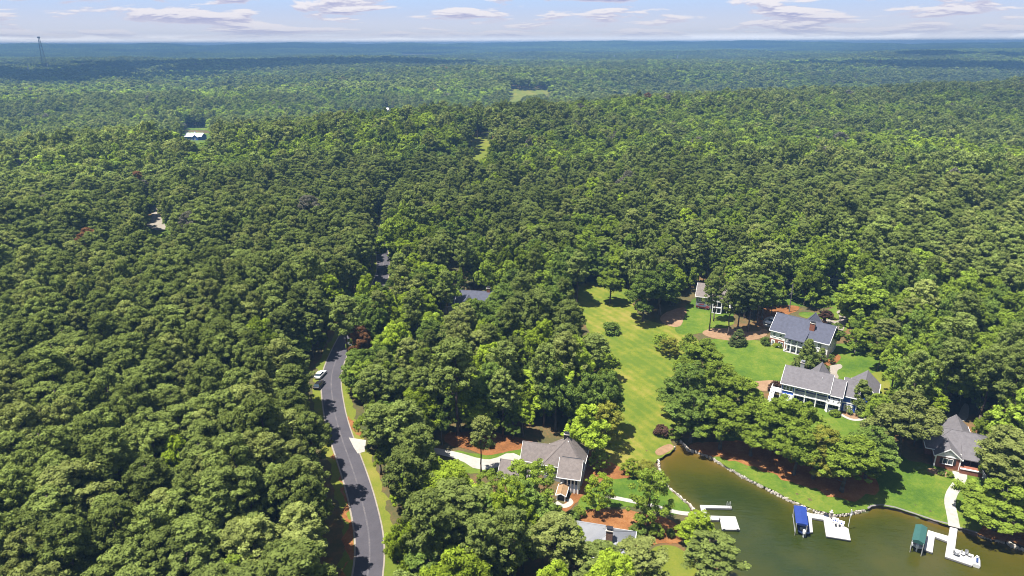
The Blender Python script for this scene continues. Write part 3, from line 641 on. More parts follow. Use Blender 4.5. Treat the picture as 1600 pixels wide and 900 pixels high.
# blue two-storey lake house
h = house('lake_house', (1218, 625.5), -31, 'blue two-storey house with white double porches and grey shingle roof')
b0 = -2.0
walls(h, 0, 3.2, 0, 9.6, b0, 5.5, 'blue_paint')
walls(h, 3.2, 11.7, 2.6, 9.6, b0, 5.5, 'blue_paint')
walls(h, 0.02, 11.68, 0.02, 9.58, 5.42, 5.5, 'blue_paint', 3.0, 'x', 'gable')
roof_gable(h, 0, 11.7, 0, 9.6, 5.5, 3.0, 'x', 'shingle_grey')
MB().box(3.2, 11.7, 0.0, 2.6, 2.62, 2.92).obj('porch_floor', 'white', h)
MB().box(3.2, 14.9, -0.3, 2.6, -0.9, 0.12).obj('patio', 'concrete', h)
for x in (3.33, 6.1, 8.85, 11.55):
    post(h, x, 0.16, 0.12, 2.62); post(h, x, 0.16, 2.92, 5.4)
MB().box(3.2, 11.7, 0.05, 0.27, 4.55, 4.68).obj('beam', 'white', h); MB().box(3.2, 11.7, 0.0, 0.3, 5.2, 5.41).obj('beam', 'white', h)
railing(h, [(3.4, 0.16), (6.0, 0.16)], 2.92); railing(h, [(6.2, 0.16), (8.75, 0.16)], 2.92); railing(h, [(8.95, 0.16), (11.45, 0.16)], 2.92)
for i in range(3): window(h, 'front', 0, 0.45 + 0.9*i, 3.5, 0.62, 1.3, cols=1)
for i in range(3): window(h, 'front', 2.6, 4.1 + 2.6*i, 3.3, 1.5, 1.7); window(h, 'front', 2.6, 3.9 + 2.6*i, 0.4, 1.7, 1.9)
walls(h, 11.7, 14.9, 1.6, 8.6, b0, 5.1, 'blue_paint'); walls(h, 11.72, 14.88, 0.2, 8.58, 5.02, 5.1, 'blue_paint', 2.7, 'x', 'gable')
roof_gable(h, 11.75, 14.9, 0.2, 8.6, 5.1, 2.7, 'x', 'shingle_grey')
MB().box(11.75, 14.9, -0.6, 1.6, 2.6, 2.9).obj('porch_floor', 'white', h)
for x in (11.9, 14.75): post(h, x, -0.45, 0.12, 2.6)
post(h, 14.75, 0.35, 2.9, 5.0)
railing(h, [(11.85, 0.1), (11.85, -0.45), (14.75, -0.45), (14.75, 1.4)], 2.9)
door(h, 'front', 1.6, 12.2, 2.92, 2.1, 2.0, 'white', True)
window(h, 'front', 1.6, 12.3, 0.5, 2.1, 1.7, cols=3)
MB().box(12.2, 13.0, -0.2, 0.6, 2.9, 3.5).box(12.2, 13.0, 0.5, 0.6, 3.5, 3.9).obj('porch_chair', 'white', h); MB().box(13.3, 14.1, -0.2, 0.6, 2.9, 3.5).box(13.3, 14.1, 0.5, 0.6, 3.5, 3.9).obj('porch_chair', 'white', h)
MB().box(12.2, 14.4, -0.1, 0.7, 0.12, 0.6).box(12.2, 14.4, 0.6, 0.72, 0.6, 1.0).obj('porch_sofa', 'white', h)
walls(h, 14.9, 18.5, 2.4, 8.0, b0, 4.8, 'blue_paint'); walls(h, 14.92, 18.48, 2.42, 7.98, 4.72, 4.8, 'blue_paint', 2.0, 'x', 'gable')
roof_gable(h, 14.95, 18.5, 2.4, 8.0, 4.8, 2.0, 'x', 'shingle_grey')
MB().box(14.9, 18.6, 2.27, 2.38, 2.55, 2.85).obj('band_board', 'white', h); MB().box(18.4, 18.62, 2.27, 2.39, b0, 4.7).obj('corner_board', 'white', h); MB().box(14.92, 15.1, 2.26, 2.39, b0, 4.7).obj('corner_board', 'white', h)
door(h, 'front', 2.4, 15.7, 0.0, 1.9, 2.1); window(h, 'front', 2.4, 17.0, 3.2, 0.8, 1.1, cols=1)
MB().box(-0.05, 0.12, -0.06, 0.1, b0, 5.3).obj('corner_board', 'white', h)
roof_gable(h, 5.6, 10.4, 7.0, 13.0, 4.9, 2.9, 'y', 'shingle_grey'); walls(h, 5.6, 10.4, 9.6, 13.0, b0, 4.9, 'blue_paint', 2.9, 'y')
chimney(h, 3.8, 5.9, 6.5, 9.9, 1.0, 1.0, 'grey_siding', 'metal_grey')
MB().box(-2.6, -0.01, -0.4, 2.0, 2.5, 2.7).obj('deck', 'white', h)
railing(h, [(-2.5, 1.9), (-2.5, -0.3), (0.3, -0.3)], 2.7)
st = MB()
for i in range(9): st.box(-2.6, -1.5, -0.4 - 0.3*(i + 1), -0.4 - 0.3*i, 2.2 - 0.28*i, 2.3 - 0.28*i)
st.obj('stairs', 'white', h); railing(h, [(-2.55, -0.4, 2.4), (-2.55, -3.1, -0.1)], 0); railing(h, [(-1.5, -0.4, 2.4), (-1.5, -3.1, -0.1)], 0)
for x in (-2.5, -0.1): post(h, x, -0.25, b0, 2.5, 0.1)
MB().box(-0.02, 3.18, -0.14, -0.02, b0, 2.45).obj('lattice_skirt', 'white', h)
# its garage wing
walls(h, 16.2, 22.6, 8.6, 16.8, b0, 3.6, 'blue_paint', 2.9, 'y', 'garage_wall'); roof_gable(h, 16.2, 22.6, 8.6, 16.8, 3.6, 2.9, 'y', 'shingle_grey')
roof_gable(h, 14.6, 19.0, 11.0, 14.4, 3.3, 1.7, 'x', 'shingle_grey'); walls(h, 14.6, 16.2, 11.0, 14.4, b0, 3.3, 'blue_paint', 1.7, 'x', 'dormer_wall')
for i in range(2): door(h, 'left', 16.2, 9.0 + 5.4*i, 0.2, 2.2, 2.2)

# cream house with slate roof
h = house('lake_house', (1201.5, 538), -40, 'white two-storey house with blue-grey slate roof and red brick chimney')
walls(h, 0, 17.5, 0, 9.5, -2.0, 5.3, 'cream_siding', 4.0, 'x'); roof_gable(h, 0, 17.5, 0, 9.5, 5.3, 4.0, 'x', 'shingle_slate')
MB().box(0.02, 5.3, -0.14, -0.004, -1.5, 2.4).obj('brick_base', 'brick', h)
MB().box(-0.05, 5.3, -0.24, -0.142, 4.95, 5.2).obj('band_board', 'white', h)
for u in (0.9, 2.9): window(h, 'front', 0, u, 3.3, 0.75, 1.0, cols=1)
door(h, 'front', -0.14, 0.7, -0.2, 0.95, 2.1, 'white', True); window(h, 'front', -0.14, 2.9, 0.3, 1.4, 1.5)
MB().box(5.3, 11.0, -2.2, 0.0, 2.5, 2.75).obj('porch_floor', 'white', h); MB().box(5.3, 11.0, -2.3, 0, -0.8, 0.1).obj('patio', 'concrete', h)
for x in (5.45, 7.3, 9.1, 10.85): post(h, x, -2.05, 0.1, 2.5, 0.15); post(h, x, -2.05, 2.75, 4.55, 0.15)
railing(h, [(5.45, -0.1), (5.45, -2.05), (10.85, -2.05), (10.85, -0.1)], 2.75)
MB().extrude([(-2.7, 4.55), (1.6, 6.75), (1.6, 6.95), (-2.7, 4.78)], 'x', 5.1, 11.2).obj('porch_roof', 'shingle_slate', h)
MB().box(5.3, 11.0, -2.3, -1.9, 4.3, 4.54).obj('beam', 'white', h)
for u in (5.9, 7.8, 9.6): door(h, 'front', 0, u, 2.75, 1.1, 1.75, 'dark_interior'); window(h, 'front', 0, u, 0.5, 1.1, 1.6)
for u in (12.2, 14.6): window(h, 'front', 0, u, 3.2, 1.0, 1.3); window(h, 'front', 0, u, 0.5, 1.0, 1.4)
for u in (2.0, 6.2): window(h, 'right', 17.5, u, 3.2, 0.9, 1.3); window(h, 'right', 17.5, u, 0.5, 0.9, 1.3)
window(h, 'left', 0, 3.0, 3.2, 0.9, 1.2); window(h, 'left', 0, 5.6, 3.2, 0.9, 1.2)
roof_gable(h, 6.0, 12.0, 5.0, 13.5, 5.2, 3.6, 'y', 'shingle_slate'); walls(h, 6.0, 12.0, 9.5, 13.5, -2.0, 5.2, 'cream_siding', 3.6, 'y', 'wing_wall')
chimney(h, 11.6, 2.4, 5.5, 9.6, 1.5, 0.9, 'brick')

# white porch house among tall pines
h = house('lake_house', (1112, 489), -20, 'grey-roofed house with white two-storey screened porch behind tall pines')
walls(h, -6, 11, 3.5, 13, -1.5, 4.6, 'grey_siding', 3.2, 'x'); roof_gable(h, -6, 11, 3.5, 13, 4.6, 3.2, 'x', 'shingle_taupe')
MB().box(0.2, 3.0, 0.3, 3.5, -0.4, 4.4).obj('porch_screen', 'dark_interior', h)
for x in (0.12, 3.08): post(h, x, 0.15, -1.0, 4.5, 0.14)
post(h, 1.6, 0.15, -0.4, 4.3, 0.07)
for z in (-0.2, 2.05, 4.3): MB().box(-0.02, 3.22, 0.0, 0.29, z, z + 0.3).obj('beam', 'white', h)
for z in (-0.2, 2.05, 4.3): MB().box(3.0, 3.24, 0.3, 3.5, z, z + 0.3).obj('beam', 'white', h)
walls(h, 0.0, 3.2, 0.1, 5.0, 4.6, 4.65, 'white', 1.3, 'y', 'gable'); roof_gable(h, 0.0, 3.2, 0.1, 5.5, 4.65, 1.3, 'y', 'shingle_taupe', 0.3, 0.25)
for u in (4.2, 6.4, 8.6): window(h, 'front', 3.5, u, 2.7, 1.2, 1.5); window(h, 'front', 3.5, u, 0.0, 1.2, 1.7)
for u in (-5.0, -3.2, -1.6): window(h, 'front', 3.5, u, 2.7, 1.0, 1.4)
MB().box(3.3, 9.5, 1.0, 3.5, 2.2, 2.4).obj('deck', 'white', h); railing(h, [(3.4, 1.1), (9.4, 1.1), (9.4, 3.4)], 2.4)
for x in (5.0, 7.2, 9.3): post(h, x, 1.2, -1.0, 2.2, 0.11)

# brick house by the lake
h = house('lake_house', (1459, 728), -23, 'red brick lake house with white front gable and grey hipped roof')
walls(h, 0, 4.9, 0, 8, -1.2, 3.1, 'brick'); walls(h, 0.02, 4.88, 0.06, 7.9, 3.1, 3.12, 'cream_siding', 2.0, 'y', 'gable'); roof_gable(h, 0, 4.9, 0, 9, 3.1, 2.0, 'y', 'shingle_grey', 0.4, 0.3)
window(h, 'front', 0, 1.55, 1.2, 1.9, 1.3, cols=2, rows=1)
MB().box(0.9, 1.42, -0.06, -0.004, 1.1, 2.6).obj('shutter', 'black_metal', h); MB().box(3.58, 4.1, -0.06, -0.004, 1.1, 2.6).obj('shutter', 'black_metal', h)
MB().extrude([(1.5, 3.75), (3.4, 3.75), (2.45, 4.5)], 'y', -0.08, 0.05).obj('gable_vent', 'white', h)
MB().box(-0.1, 5.0, -0.12, -0.005, 2.95, 3.25).obj('band_board', 'white', h)
MB().box(-0.14, 0.1, -0.1, 0.1, -1.0, 2.94).obj('corner_board', 'white', h); MB().box(4.8, 5.04, -0.1, 0.1, -1.0, 2.94).obj('corner_board', 'white', h)
MB().box(4.95, 9.2, -1.2, 3.0, -1.4, 1.25).obj('porch_base', 'brick', h); MB().box(4.9, 9.3, -1.3, -1.0, 1.253, 1.45).box(9.05, 9.3, -1.0, 3.0, 1.253, 1.45).obj('porch_coping', 'white', h)
MB().box(5.0, 13.0, 3.0, 9.0, -1.2, 3.4).obj('wall', 'brick', h)
for x in (5.1, 7.1, 9.1): post(h, x, 0.9, 1.25, 3.2, 0.1, 'black_metal')
roof_hip(h, -1.5, 13.5, 2.5, 12.5, 3.3, 3.1, 'shingle_grey')
walls(h, -1.4, 13.4, 4.5, 12.4, -1.2, 3.2, 'brick', name='wall')
MB().extrude([(0.2, 2.9), (3.6, 4.75), (3.6, 4.95), (0.2, 3.1)], 'x', 5.2, 13.6).obj('porch_roof', 'shingle_grey', h)
door(h, 'front', 3.0, 5.6, 1.3, 1.8, 1.9, 'dark_interior', True); window(h, 'front', 3.0, 8.0, 1.6, 1.2, 1.4)
roof_gable(h, 3.5, 8.5, 8.5, 16.5, 3.4, 2.3, 'y', 'shingle_grey'); walls(h, 3.5, 8.5, 12.4, 16.5, -1.2, 3.4, 'brick', 2.3, 'y', 'wing_wall')
for i in range(4): MB().box(9.4 + 0.3*i, 9.7 + 0.3*i, -1.2, 0.4, -1.2, 1.0 - 0.35*i).obj('step', 'white', h)
sheet('patio', poly_world([(1488, 736), (1511, 741), (1511, 749), (1489, 745)]), 0.1, 'concrete', 1.0, 0, 0, smooth=0)

# large grey-roofed house left of the creek
h = house('lake_house', (902, 772), -14, 'grey-shingled steep-roofed house with white columns and small cedar-topped porch')
walls(h, -10.5, 0.6, 4.2, 15, -1.5, 4.6, 'grey_siding'); roof_hip(h, -10.5, 0.6, 4.2, 15, 4.6, 5.4, 'shingle_taupe', ridge=((-4.6, 9.2), (-4.6, 10.4)))
walls(h, -5.2, 0.0, 0.2, 5.0, -1.5, 1.0, 'white', name='porch_base'); roof_gable(h, -5.4, 0.4, -0.3, 8.0, 4.4, 2.9, 'x', 'shingle_taupe', 0.4, 0.45)
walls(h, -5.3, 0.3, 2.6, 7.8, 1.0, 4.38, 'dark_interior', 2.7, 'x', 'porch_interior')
for x in (-2.9, -1.9, -0.9, 0.1): post(h, x, 0.0, -1.2, 4.25, 0.17)
for y in (2.2, 4.6): post(h, 0.28, y, -1.2, 4.25, 0.17)
MB().box(-5.3, 0.3, -0.15, 0.15, 4.1, 4.36).obj('beam', 'white', h)
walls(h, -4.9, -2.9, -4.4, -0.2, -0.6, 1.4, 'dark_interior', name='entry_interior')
for x in (-5.0, -2.8):
    for y in (-4.5, -2.4): post(h, x, y, -1.2, 1.8, 0.14)
roof_gable(h, -5.1, -2.7, -4.7, 0.1, 1.8, 0.5, 'y', 'cedar', 0.25, 0.2)
roof_gable(h, -17.5, -6.0, 6.0, 13.0, 4.2, 3.2, 'x', 'shingle_taupe'); walls(h, -17.5, -10.4, 6.0, 13.0, -1.5, 4.2, 'grey_siding', 3.2, 'x', 'wing_wall')
for u in (-9.6, -7.4): window(h, 'front', 4.2, u, 1.6, 1.2, 1.8)
for u in (-16.5, -14.2, -12.0): window(h, 'front', 6.0, u, 1.5, 1.1, 1.6)
chimney(h, -5.0, 10.4, 8.2, 10.6, 1.5, 0.9, 'black_metal'); MB().bar((-4.2, 8.7, 7.5), (-4.2, 8.7, 9.6), 0.16, 8).obj('vent_pipe', 'white', h)
roof_gable(h, -22.5, -14.0, -1.5, 6.0, 2.8, 2.6, 'x', 'shingle_taupe'); walls(h, -22.5, -14.0, -1.5, 6.0, -1.5, 2.8, 'grey_siding', 2.6, 'x', 'garage_wall')
for u in (-21.6, -18.0): door(h, 'front', -1.5, u, -0.3, 2.8, 2.2)

h.scale = (0.78, 0.76, 0.92)
# light metal roof with a brick chimney at the bottom
h = house('lake_house', (914, 890), -14, 'pale grey metal-roofed house with brick chimney half hidden by pines')
walls(h, 0, 8.2, 0, 8, -1, 3.6, 'grey_siding'); roof_hip(h, 0, 8.2, 0, 8, 3.6, 2.9, 'metal_grey')
roof_gable(h, -3.4, 2.6, 3.4, 8.4, 3.5, 2.3, 'x', 'metal_grey', trim='metal_grey'); walls(h, -3.4, 0, 3.4, 8.4, -1, 3.5, 'grey_siding', 2.3, 'x', 'wing_wall')
chimney(h, 4.0, 2.4, 4.0, 7.9, 1.2, 0.9, 'brick_tan')
for u in (1.0, 3.4, 5.8): window(h, 'front', 0, u, 1.0, 1.2, 1.6)
# slate-roofed house inside the wood
h = house('wood_house', (712, 492), -10, 'grey slate-roofed house glimpsed through trees right of the road')
walls(h, 0, 15, 0, 9, -1, 4.2, 'cream_siding', 3.4, 'x'); roof_gable(h, 0, 15, 0, 9, 4.2, 3.4, 'x', 'shingle_slate')
roof_gable(h, 1.5, 7.0, -3.5, 5, 4.0, 2.6, 'y', 'shingle_slate'); walls(h, 1.5, 7.0, -3.5, 0, -1, 4.0, 'cream_siding', 2.6, 'y', 'wing_wall')
roof_gable(h, -8, -0.5, 1.0, 7.5, 3.0, 2.4, 'x', 'shingle_slate'); walls(h, -8, 0, 1.0, 7.5, -1, 3.0, 'cream_siding', 2.4, 'x', 'garage_wall')
for u in (8.0, 10.4, 12.8): window(h, 'front', 0, u, 1.2, 1.2, 1.6)
for u in (2.2, 4.8): window(h, 'front', -3.5, u, 1.2, 1.2, 1.6)
chimney(h, 11.0, 4.6, 6.5, 9.0, 1.2, 0.9, 'brick')
h = house('wood_house', (722, 403), -15, 'taupe roof patch in the wood above the slate-roofed house')
walls(h, 0, 12, 0, 8, -1, 4, 'grey_siding', 3, 'x'); roof_gable(h, 0, 12, 0, 8, 4, 3, 'x', 'shingle_taupe')
for u in (1.5, 5, 8.5): window(h, 'front', 0, u, 1.2, 1.3, 1.5)
h = house('wood_house', (1291, 446), -20, 'small dark blue-grey roof half hidden in trees above the cream house')
walls(h, 0, 7, 0, 6, -1, 3.2, 'grey_siding', 2.2, 'x'); roof_hip(h, 0, 7, 0, 6, 3.2, 2.4, 'shingle_slate')
for u in (1.0, 4.4): window(h, 'front', 0, u, 0.8, 1.2, 1.4)
# far houses
def far_house(px, w, d, yaw, label, roof='metal_white', wall='blue_paint', dz=0):
    h = house('farmhouse', px, yaw, label, dz)
    walls(h, 0, w, 0, d, -2, 4.2, wall, 3.0, 'x'); roof_gable(h, 0, w, 0, d, 4.2, 3.0, 'x', roof)
    roof_gable(h, w*0.55, w*0.85, -3.0, d/2, 4.0, 2.4, 'y', roof); walls(h, w*0.55, w*0.85, -3.0, 0.0, -2, 4.0, wall, 2.4, 'y', 'wing_wall')
    for i in range(3): window(h, 'front', 0, w*(0.06 + 0.16*i), 1.0, 1.4, 1.8)
    window(h, 'front', -3.0, w*0.66, 1.2, 1.4, 1.8)
    chimney(h, w*0.5, d*0.5, 6.5, 9.0, 1.4, 1.2, 'white')
    return h
far_house((289, 219), 20, 11, -6, 'distant farmhouse with bright white metal roof and blue walls')
far_house((20, 243), 12, 8, 0, 'tiny pale roof at the left edge beside a white track', wall='cream_siding')
far_house((598, 176), 9, 6, -4, 'tiny white roof above the road bend in the hazy wood', wall='cream_siding')
far_house((888, 142), 20, 10, 0, 'small white building at the right end of the far hayfield', wall='cream_siding')
far_house((1578, 134), 22, 12, 10, 'white roofs among far trees at the right edge', wall='cream_siding', dz=5)
far_house((165, 352), 9, 7, 0, 'grey roof glimpsed left of the side road', roof='shingle_grey', wall='grey_siding')

for o_ in [o for o in COL.objects if o.name.startswith('lake_house')][:2]:                   # plumbing vents on the two big lake roofs
    zr = 5.5 if o_.name == 'lake_house' else 5.3
    for vx, vy in ((2.5, 7.2), (6.2, 7.0), (9.4, 2.9)):
        t_ = min(vy, 9.6 - vy)/4.8; MB().bar((vx, vy, zr + 3.0*t_ - 0.1), (vx, vy, zr + 3.0*t_ + 0.75), 0.07, 6).obj('vent_pipe', 'metal_white', o_)
# ------------------------------------------------------------------ docks, boats
DZ = 0.55
def quad_world(px, z): return [Vector((*gz(x, y, z), z)) for x, y in px]
def deck_piece(parent, o, px, z=DZ, name='deck'):
    P = [p - o for p in quad_world(px, z)]; c = sum(P, Vector())/len(P); n = len(P)
    mb = MB().add([(p.x, p.y, z) for p in P] + [(p.x, p.y, z - 0.16) for p in P], [tuple(range(n)), tuple(range(2*n - 1, n - 1, -1))] + [(i, (i + 1) % n, n + (i + 1) % n, n + i) for i in range(n)])
    d = mb.obj(name, 'dock_white', parent)
    Q = [c + (p - c)*0.985 for p in P]; s = MB().add([(p.x, p.y, z - 0.164) for p in Q] + [(p.x, p.y, 0.14) for p in Q], [tuple(range(n)), tuple(range(2*n - 1, n - 1, -1))] + [(i, (i + 1) % n, n + (i + 1) % n, n + i) for i in range(n)]); s.obj('skirt', 'dock_side', d)
    Q = [c + (p - c)*0.95 for p in P]; f = MB().add([(p.x, p.y, 0.136) for p in Q] + [(p.x, p.y, -0.4) for p in Q], [tuple(range(n)), tuple(range(2*n - 1, n - 1, -1))] + [(i, (i + 1) % n, n + (i + 1) % n, n + i) for i in range(n)]); f.obj('float', 'float_black', d)
    # seams between deck boards
    e0 = P[1] - P[0]; e1 = P[-1] - P[0]; b = MB(); long_, short = (e0, e1) if e0.length > e1.length else (e1, e0); k = max(2, int(long_.length/0.9))
    if n == 4:
        for i in range(1, k):
            t = i/k
            if long_ is e0: a = P[0].lerp(P[1], t); q = P[3].lerp(P[2], t)
            else: a = P[0].lerp(P[3], t); q = P[1].lerp(P[2], t)
            a, q = a.lerp(q, 0.02), a.lerp(q, 0.98); dd = (q - a).normalized(); w = Vector((-dd.y, dd.x, 0))*0.02
            b.add([(v.x, v.y, z + 0.004) for v in (a - w, q - w, q + w, a + w)], [(0, 1, 2, 3)])
        b.obj('board_gap', 'dock_side', d)
    return d
def canopy_lift(parent, o, px, z, m, rise=0.35, drop=0.45):
    P = [p - o for p in quad_world(px, z)]                 # back-left, back-right, front-right, front-left
    bl, br, fr, fl = P; bm_ = (bl + br)/2 + Vector((0, 0, rise)); fm = (fl + fr)/2 + Vector((0, 0, rise)); dn = Vector((0, 0, -drop)); th = Vector((0, 0, -0.03))
    c = MB().add([bl, bm_, br, fr, fm, fl, bl + dn, br + dn, fr + dn, fl + dn], [(0, 1, 4, 5), (1, 2, 3, 4), (0, 5, 9, 6), (2, 7, 8, 3), (5, 4, 3, 8, 9), (0, 6, 7, 2, 1)])
    co = c.obj('canopy', m, parent); so = co.modifiers.new('thickness', 'SOLIDIFY'); so.thickness = 0.03
    f = MB()
    for p in (bl.lerp(br, 0.06), br.lerp(bl, 0.06), fr.lerp(fl, 0.06), fl.lerp(fr, 0.06)):
        q = p*1.0; f.bar((q.x, q.y, -0.5), (q.x, q.y, z - 0.06), 0.07, 6)
    f.obj('lift_post', 'dock_white', parent)
    g_ = MB()
    for a, b in ((bl, fl), (br, fr)):
        a2 = Vector((a.x, a.y, 0.75)); b2 = Vector((b.x, b.y, 0.75)); ins = ((br + bl + fr + fl)/4 - (a + b)/2)*0.08; ins.z = 0; g_.bar(a2 + ins, b2 + ins, 0.09, 6)
    g_.obj('lift_beam', 'galvanised', parent)
def boat(loc, yaw, label, L=6.2, W=2.3, m='gelcoat', stripe='boat_blue'):
    r = empty('motorboat', loc, yaw, label, 'boat')
    secs = []
    for t in np.linspace(0, 1, 9):
        w = W/2*(1.0 if t < 0.5 else math.sqrt(max(0.0, 1 - ((t - 0.5)/0.5)**2))*0.98 + 0.02); sh = 0.85 + 0.25*t*t; keel = 0.0 + 0.35*max(0, t - 0.6)**1.5
        secs.append([(-w, sh), (-w*0.92, 0.45 + 0.1*t), (0, keel), (w*0.92, 0.45 + 0.1*t), (w, sh), (w*0.82, sh), (w*0.74, 0.5), (-w*0.74, 0.5), (-w*0.82, sh)])
    mb = MB(); n = 9; vs = []
    for i, s in enumerate(secs): vs += [(x, -L/2 + L*i/8, z) for x, z in s]
    fs = [tuple(range(n))[::-1], tuple(range(8*n, 9*n))]
    for i in range(8):
        for j in range(n): fs.append((i*n + j, i*n + (j + 1) % n, (i + 1)*n + (j + 1) % n, (i + 1)*n + j))
    mb.add(vs, fs).obj('hull', m, r)
    MB().box(-W*0.36, W*0.36, L*0.12, L*0.36, 0.6, 0.98).obj('foredeck', stripe, r)
    for y in (-0.35, -0.12): MB().box(-W*0.33, W*0.33, L*y - 0.28, L*y + 0.28, 0.5, 0.85).box(-W*0.33, W*0.33, L*y - 0.38, L*y - 0.26, 0.85, 1.25).obj('seat', 'vinyl', r)
    MB().extrude([(L*0.06, 0.98), (L*0.12, 0.98), (L*0.07, 1.45), (L*0.05, 1.45)], 'x', -W*0.34, W*0.34).obj('windscreen', 'glass', r)
    MB().box(-0.24, 0.24, -L/2 - 0.75, -L/2 - 0.05, 0.7, 1.35).box(-0.12, 0.12, -L/2 - 0.55, -L/2 - 0.15, -0.3, 0.7).obj('outboard_motor', 'white', r, bevel=0.06)
    return r
# left dock
o = Vector((*gz(1093.7, 789, DZ), 0)); d1 = empty('floating_dock', o, 0, 'white U-shaped floating dock with square platform at the creek mouth', 'dock')
c = lambda *p: [(1080 + a/15, 780 + b/15) for a, b in p]
deck_piece(d1, o, c((205, 135), (940, 156), (955, 212), (330, 202))); deck_piece(d1, o, c((205, 135), (330, 202), (378, 383), (262, 378)))
deck_piece(d1, o, c((262, 378), (660, 392), (655, 487), (265, 470))); deck_piece(d1, o, c((660, 392), (1038, 405), (1140, 712), (722, 708))); deck_piece(d1, o, c((60, 385), (262, 392), (265, 470), (60, 450)), name='gangway')
for p in ((770, 705), (1090, 715), (680, 470)):
    q = quad_world(c(p), DZ)[0] - o; MB().box(q.x - 0.2, q.x + 0.2, q.y - 0.06, q.y + 0.06, DZ, DZ + 0.12).obj('cleat', 'black_metal', d1)
q = quad_world(c((880, 190)), DZ)[0] - o; ld = MB()
for s in (-0.28, 0.28):
    pts = [Vector((q.x + s, q.y - 0.2, DZ)), Vector((q.x + s, q.y - 0.15, 1.5)), Vector((q.x + s, q.y + 0.2, 1.9)), Vector((q.x + s, q.y + 0.6, 1.5)), Vector((q.x + s, q.y + 0.65, 0.0))]
    for a, b in zip(pts[:-1], pts[1:]): ld.bar(a, b, 0.045, 6)
for z in (0.2, 0.5, 0.8): ld.bar((q.x - 0.28, q.y + 0.63, z), (q.x + 0.28, q.y + 0.63, z), 0.03, 5)
ld.obj('swim_ladder', 'galvanised', d1)
# middle dock with blue canopy
o = Vector((*gz(1262, 801, DZ), 0)); d2 = empty('floating_dock', o, 0, 'white floating dock with blue boat canopy and a furnished platform', 'dock')
c = lambda *p: [(1220 + a/12.86, 780 + b/12.86) for a, b in p]
deck_piece(d2, o, c((520, 255), (612, 285), (644, 660), (550, 668))); deck_piece(d2, o, c((612, 285), (990, 335), (860, 410), (620, 372))); deck_piece(d2, o, c((860, 410), (990, 335), (1010, 400), (1358, 590), (1405, 822), (912, 742)))
canopy_lift(d2, o, c((262, 122), (512, 158), (548, 520), (306, 478)), 3.0, 'canvas_blue', 0.12, 0.35)
P = quad_world(c((420, 300), (452, 640)), 0.6); v = P[0] - P[1]
boat((P[1].lerp(P[0], 0.38).x, P[1].lerp(P[0], 0.38).y, 0.35), math.atan2(v.y, v.x) - math.pi/2, 'dark blue boat with white trim in the lift under the blue canopy', 6.0, 2.2, 'boat_blue', 'boat_blue')
def sofa(a, b, label, nm='outdoor_sofa'):
    A, B = quad_world(c(a, b), DZ); v = B - A; r = empty(nm, A, math.atan2(v.y, v.x), label, 'sofa'); l = v.length
    MB().box(0, l, 0, 0.75, 0.12, 0.42).obj('seat', 'white', r); MB().box(0, l, 0.6, 0.75, 0.423, 0.85).obj('backrest', 'white', r)
    for i in range(3): MB().box(0.1 + l/3*i, l/3*(i + 1) - 0.05, 0.05, 0.58, 0.424, 0.55).obj('cushion', 'canvas_blue', r, bevel=0.04)
    for x in (0.02, l - 0.14): MB().box(x, x + 0.12, 0, 0.59, 0.424, 0.65).obj('armrest', 'white', r)
sofa((1030, 470), (1150, 500), 'white sofa with blue cushions at the left rear of the furnished dock platform'); sofa((1150, 520), (1260, 560), 'white sofa with blue cushions nearer the flagpole on the dock platform')
for p, lb in (((1100, 545), 'left one of two small dark stools on the dock platform'), ((1175, 555), 'right one of two small dark stools on the dock platform')):
    q = quad_world(c(p), DZ)[0]; r = empty('stool', q, 0, lb, 'stool', 'stools on the dock'); MB().bar((0, 0, 0.35), (0, 0, 0.45), 0.24, 10).obj('seat', 'black_metal', r)
    for k in range(3): MB().bar((0.17*math.cos(k*2.1), 0.17*math.sin(k*2.1), 0), (0.12*math.cos(k*2.1), 0.12*math.sin(k*2.1), 0.35), 0.03, 5).obj('leg', 'black_metal', r)
q = quad_world(c((1355, 560)), DZ)[0]; r = empty('flagpole', q, 0, 'thin white flagpole with hanging flag at the corner of the middle dock', 'flagpole'); MB().bar((0, 0, 0), (0, 0, 4.2), 0.045, 6).obj('pole', 'white', r)
fl = MB(); fl.add([(0.05, 0, 4.1), (0.32, 0.1, 4.0), (0.22, -0.12, 3.2), (0.36, 0.05, 2.6), (0.06, 0, 2.8), (0.1, 0.14, 3.4)], [(0, 1, 2, 5), (5, 2, 3, 4)]); f_ = fl.obj('flag', 'metal_white', r); f_.modifiers.new('t', 'SOLIDIFY').thickness = 0.01
MB().bar((0, 0, 4.2), (0, 0, 4.3), 0.08, 8).obj('finial', 'white', r)
q = quad_world(c((1000, 370)), DZ)[0]; r = empty('dock_post', q, 0, 'pale stone lamp post on the shore end of the middle dock', 'lamp post'); MB().box(-0.25, 0.25, -0.25, 0.25, -0.4, 1.3).obj('pillar', 'stone', r); MB().box(-0.32, 0.32, -0.32, 0.32, 1.303, 1.42).obj('cap', 'stone', r); MB().box(-0.14, 0.14, -0.14, 0.14, 1.424, 1.85).obj('lantern', 'lamp_glass', r)
P = quad_world(c((870, 325), (955, 345)), DZ); v = P[1] - P[0]; r = empty('dock_box', P[0] + Vector((0, 0, 0)), math.atan2(v.y, v.x), 'dark low storage box on the shore edge of the middle dock', 'storage box'); MB().box(0, v.length, -0.25, 0.25, 0, 0.4).obj('body', 'boat_blue', r); MB().box(-0.03, v.length + 0.03, -0.28, 0.28, 0.403, 0.46).obj('lid', 'black_metal', r)
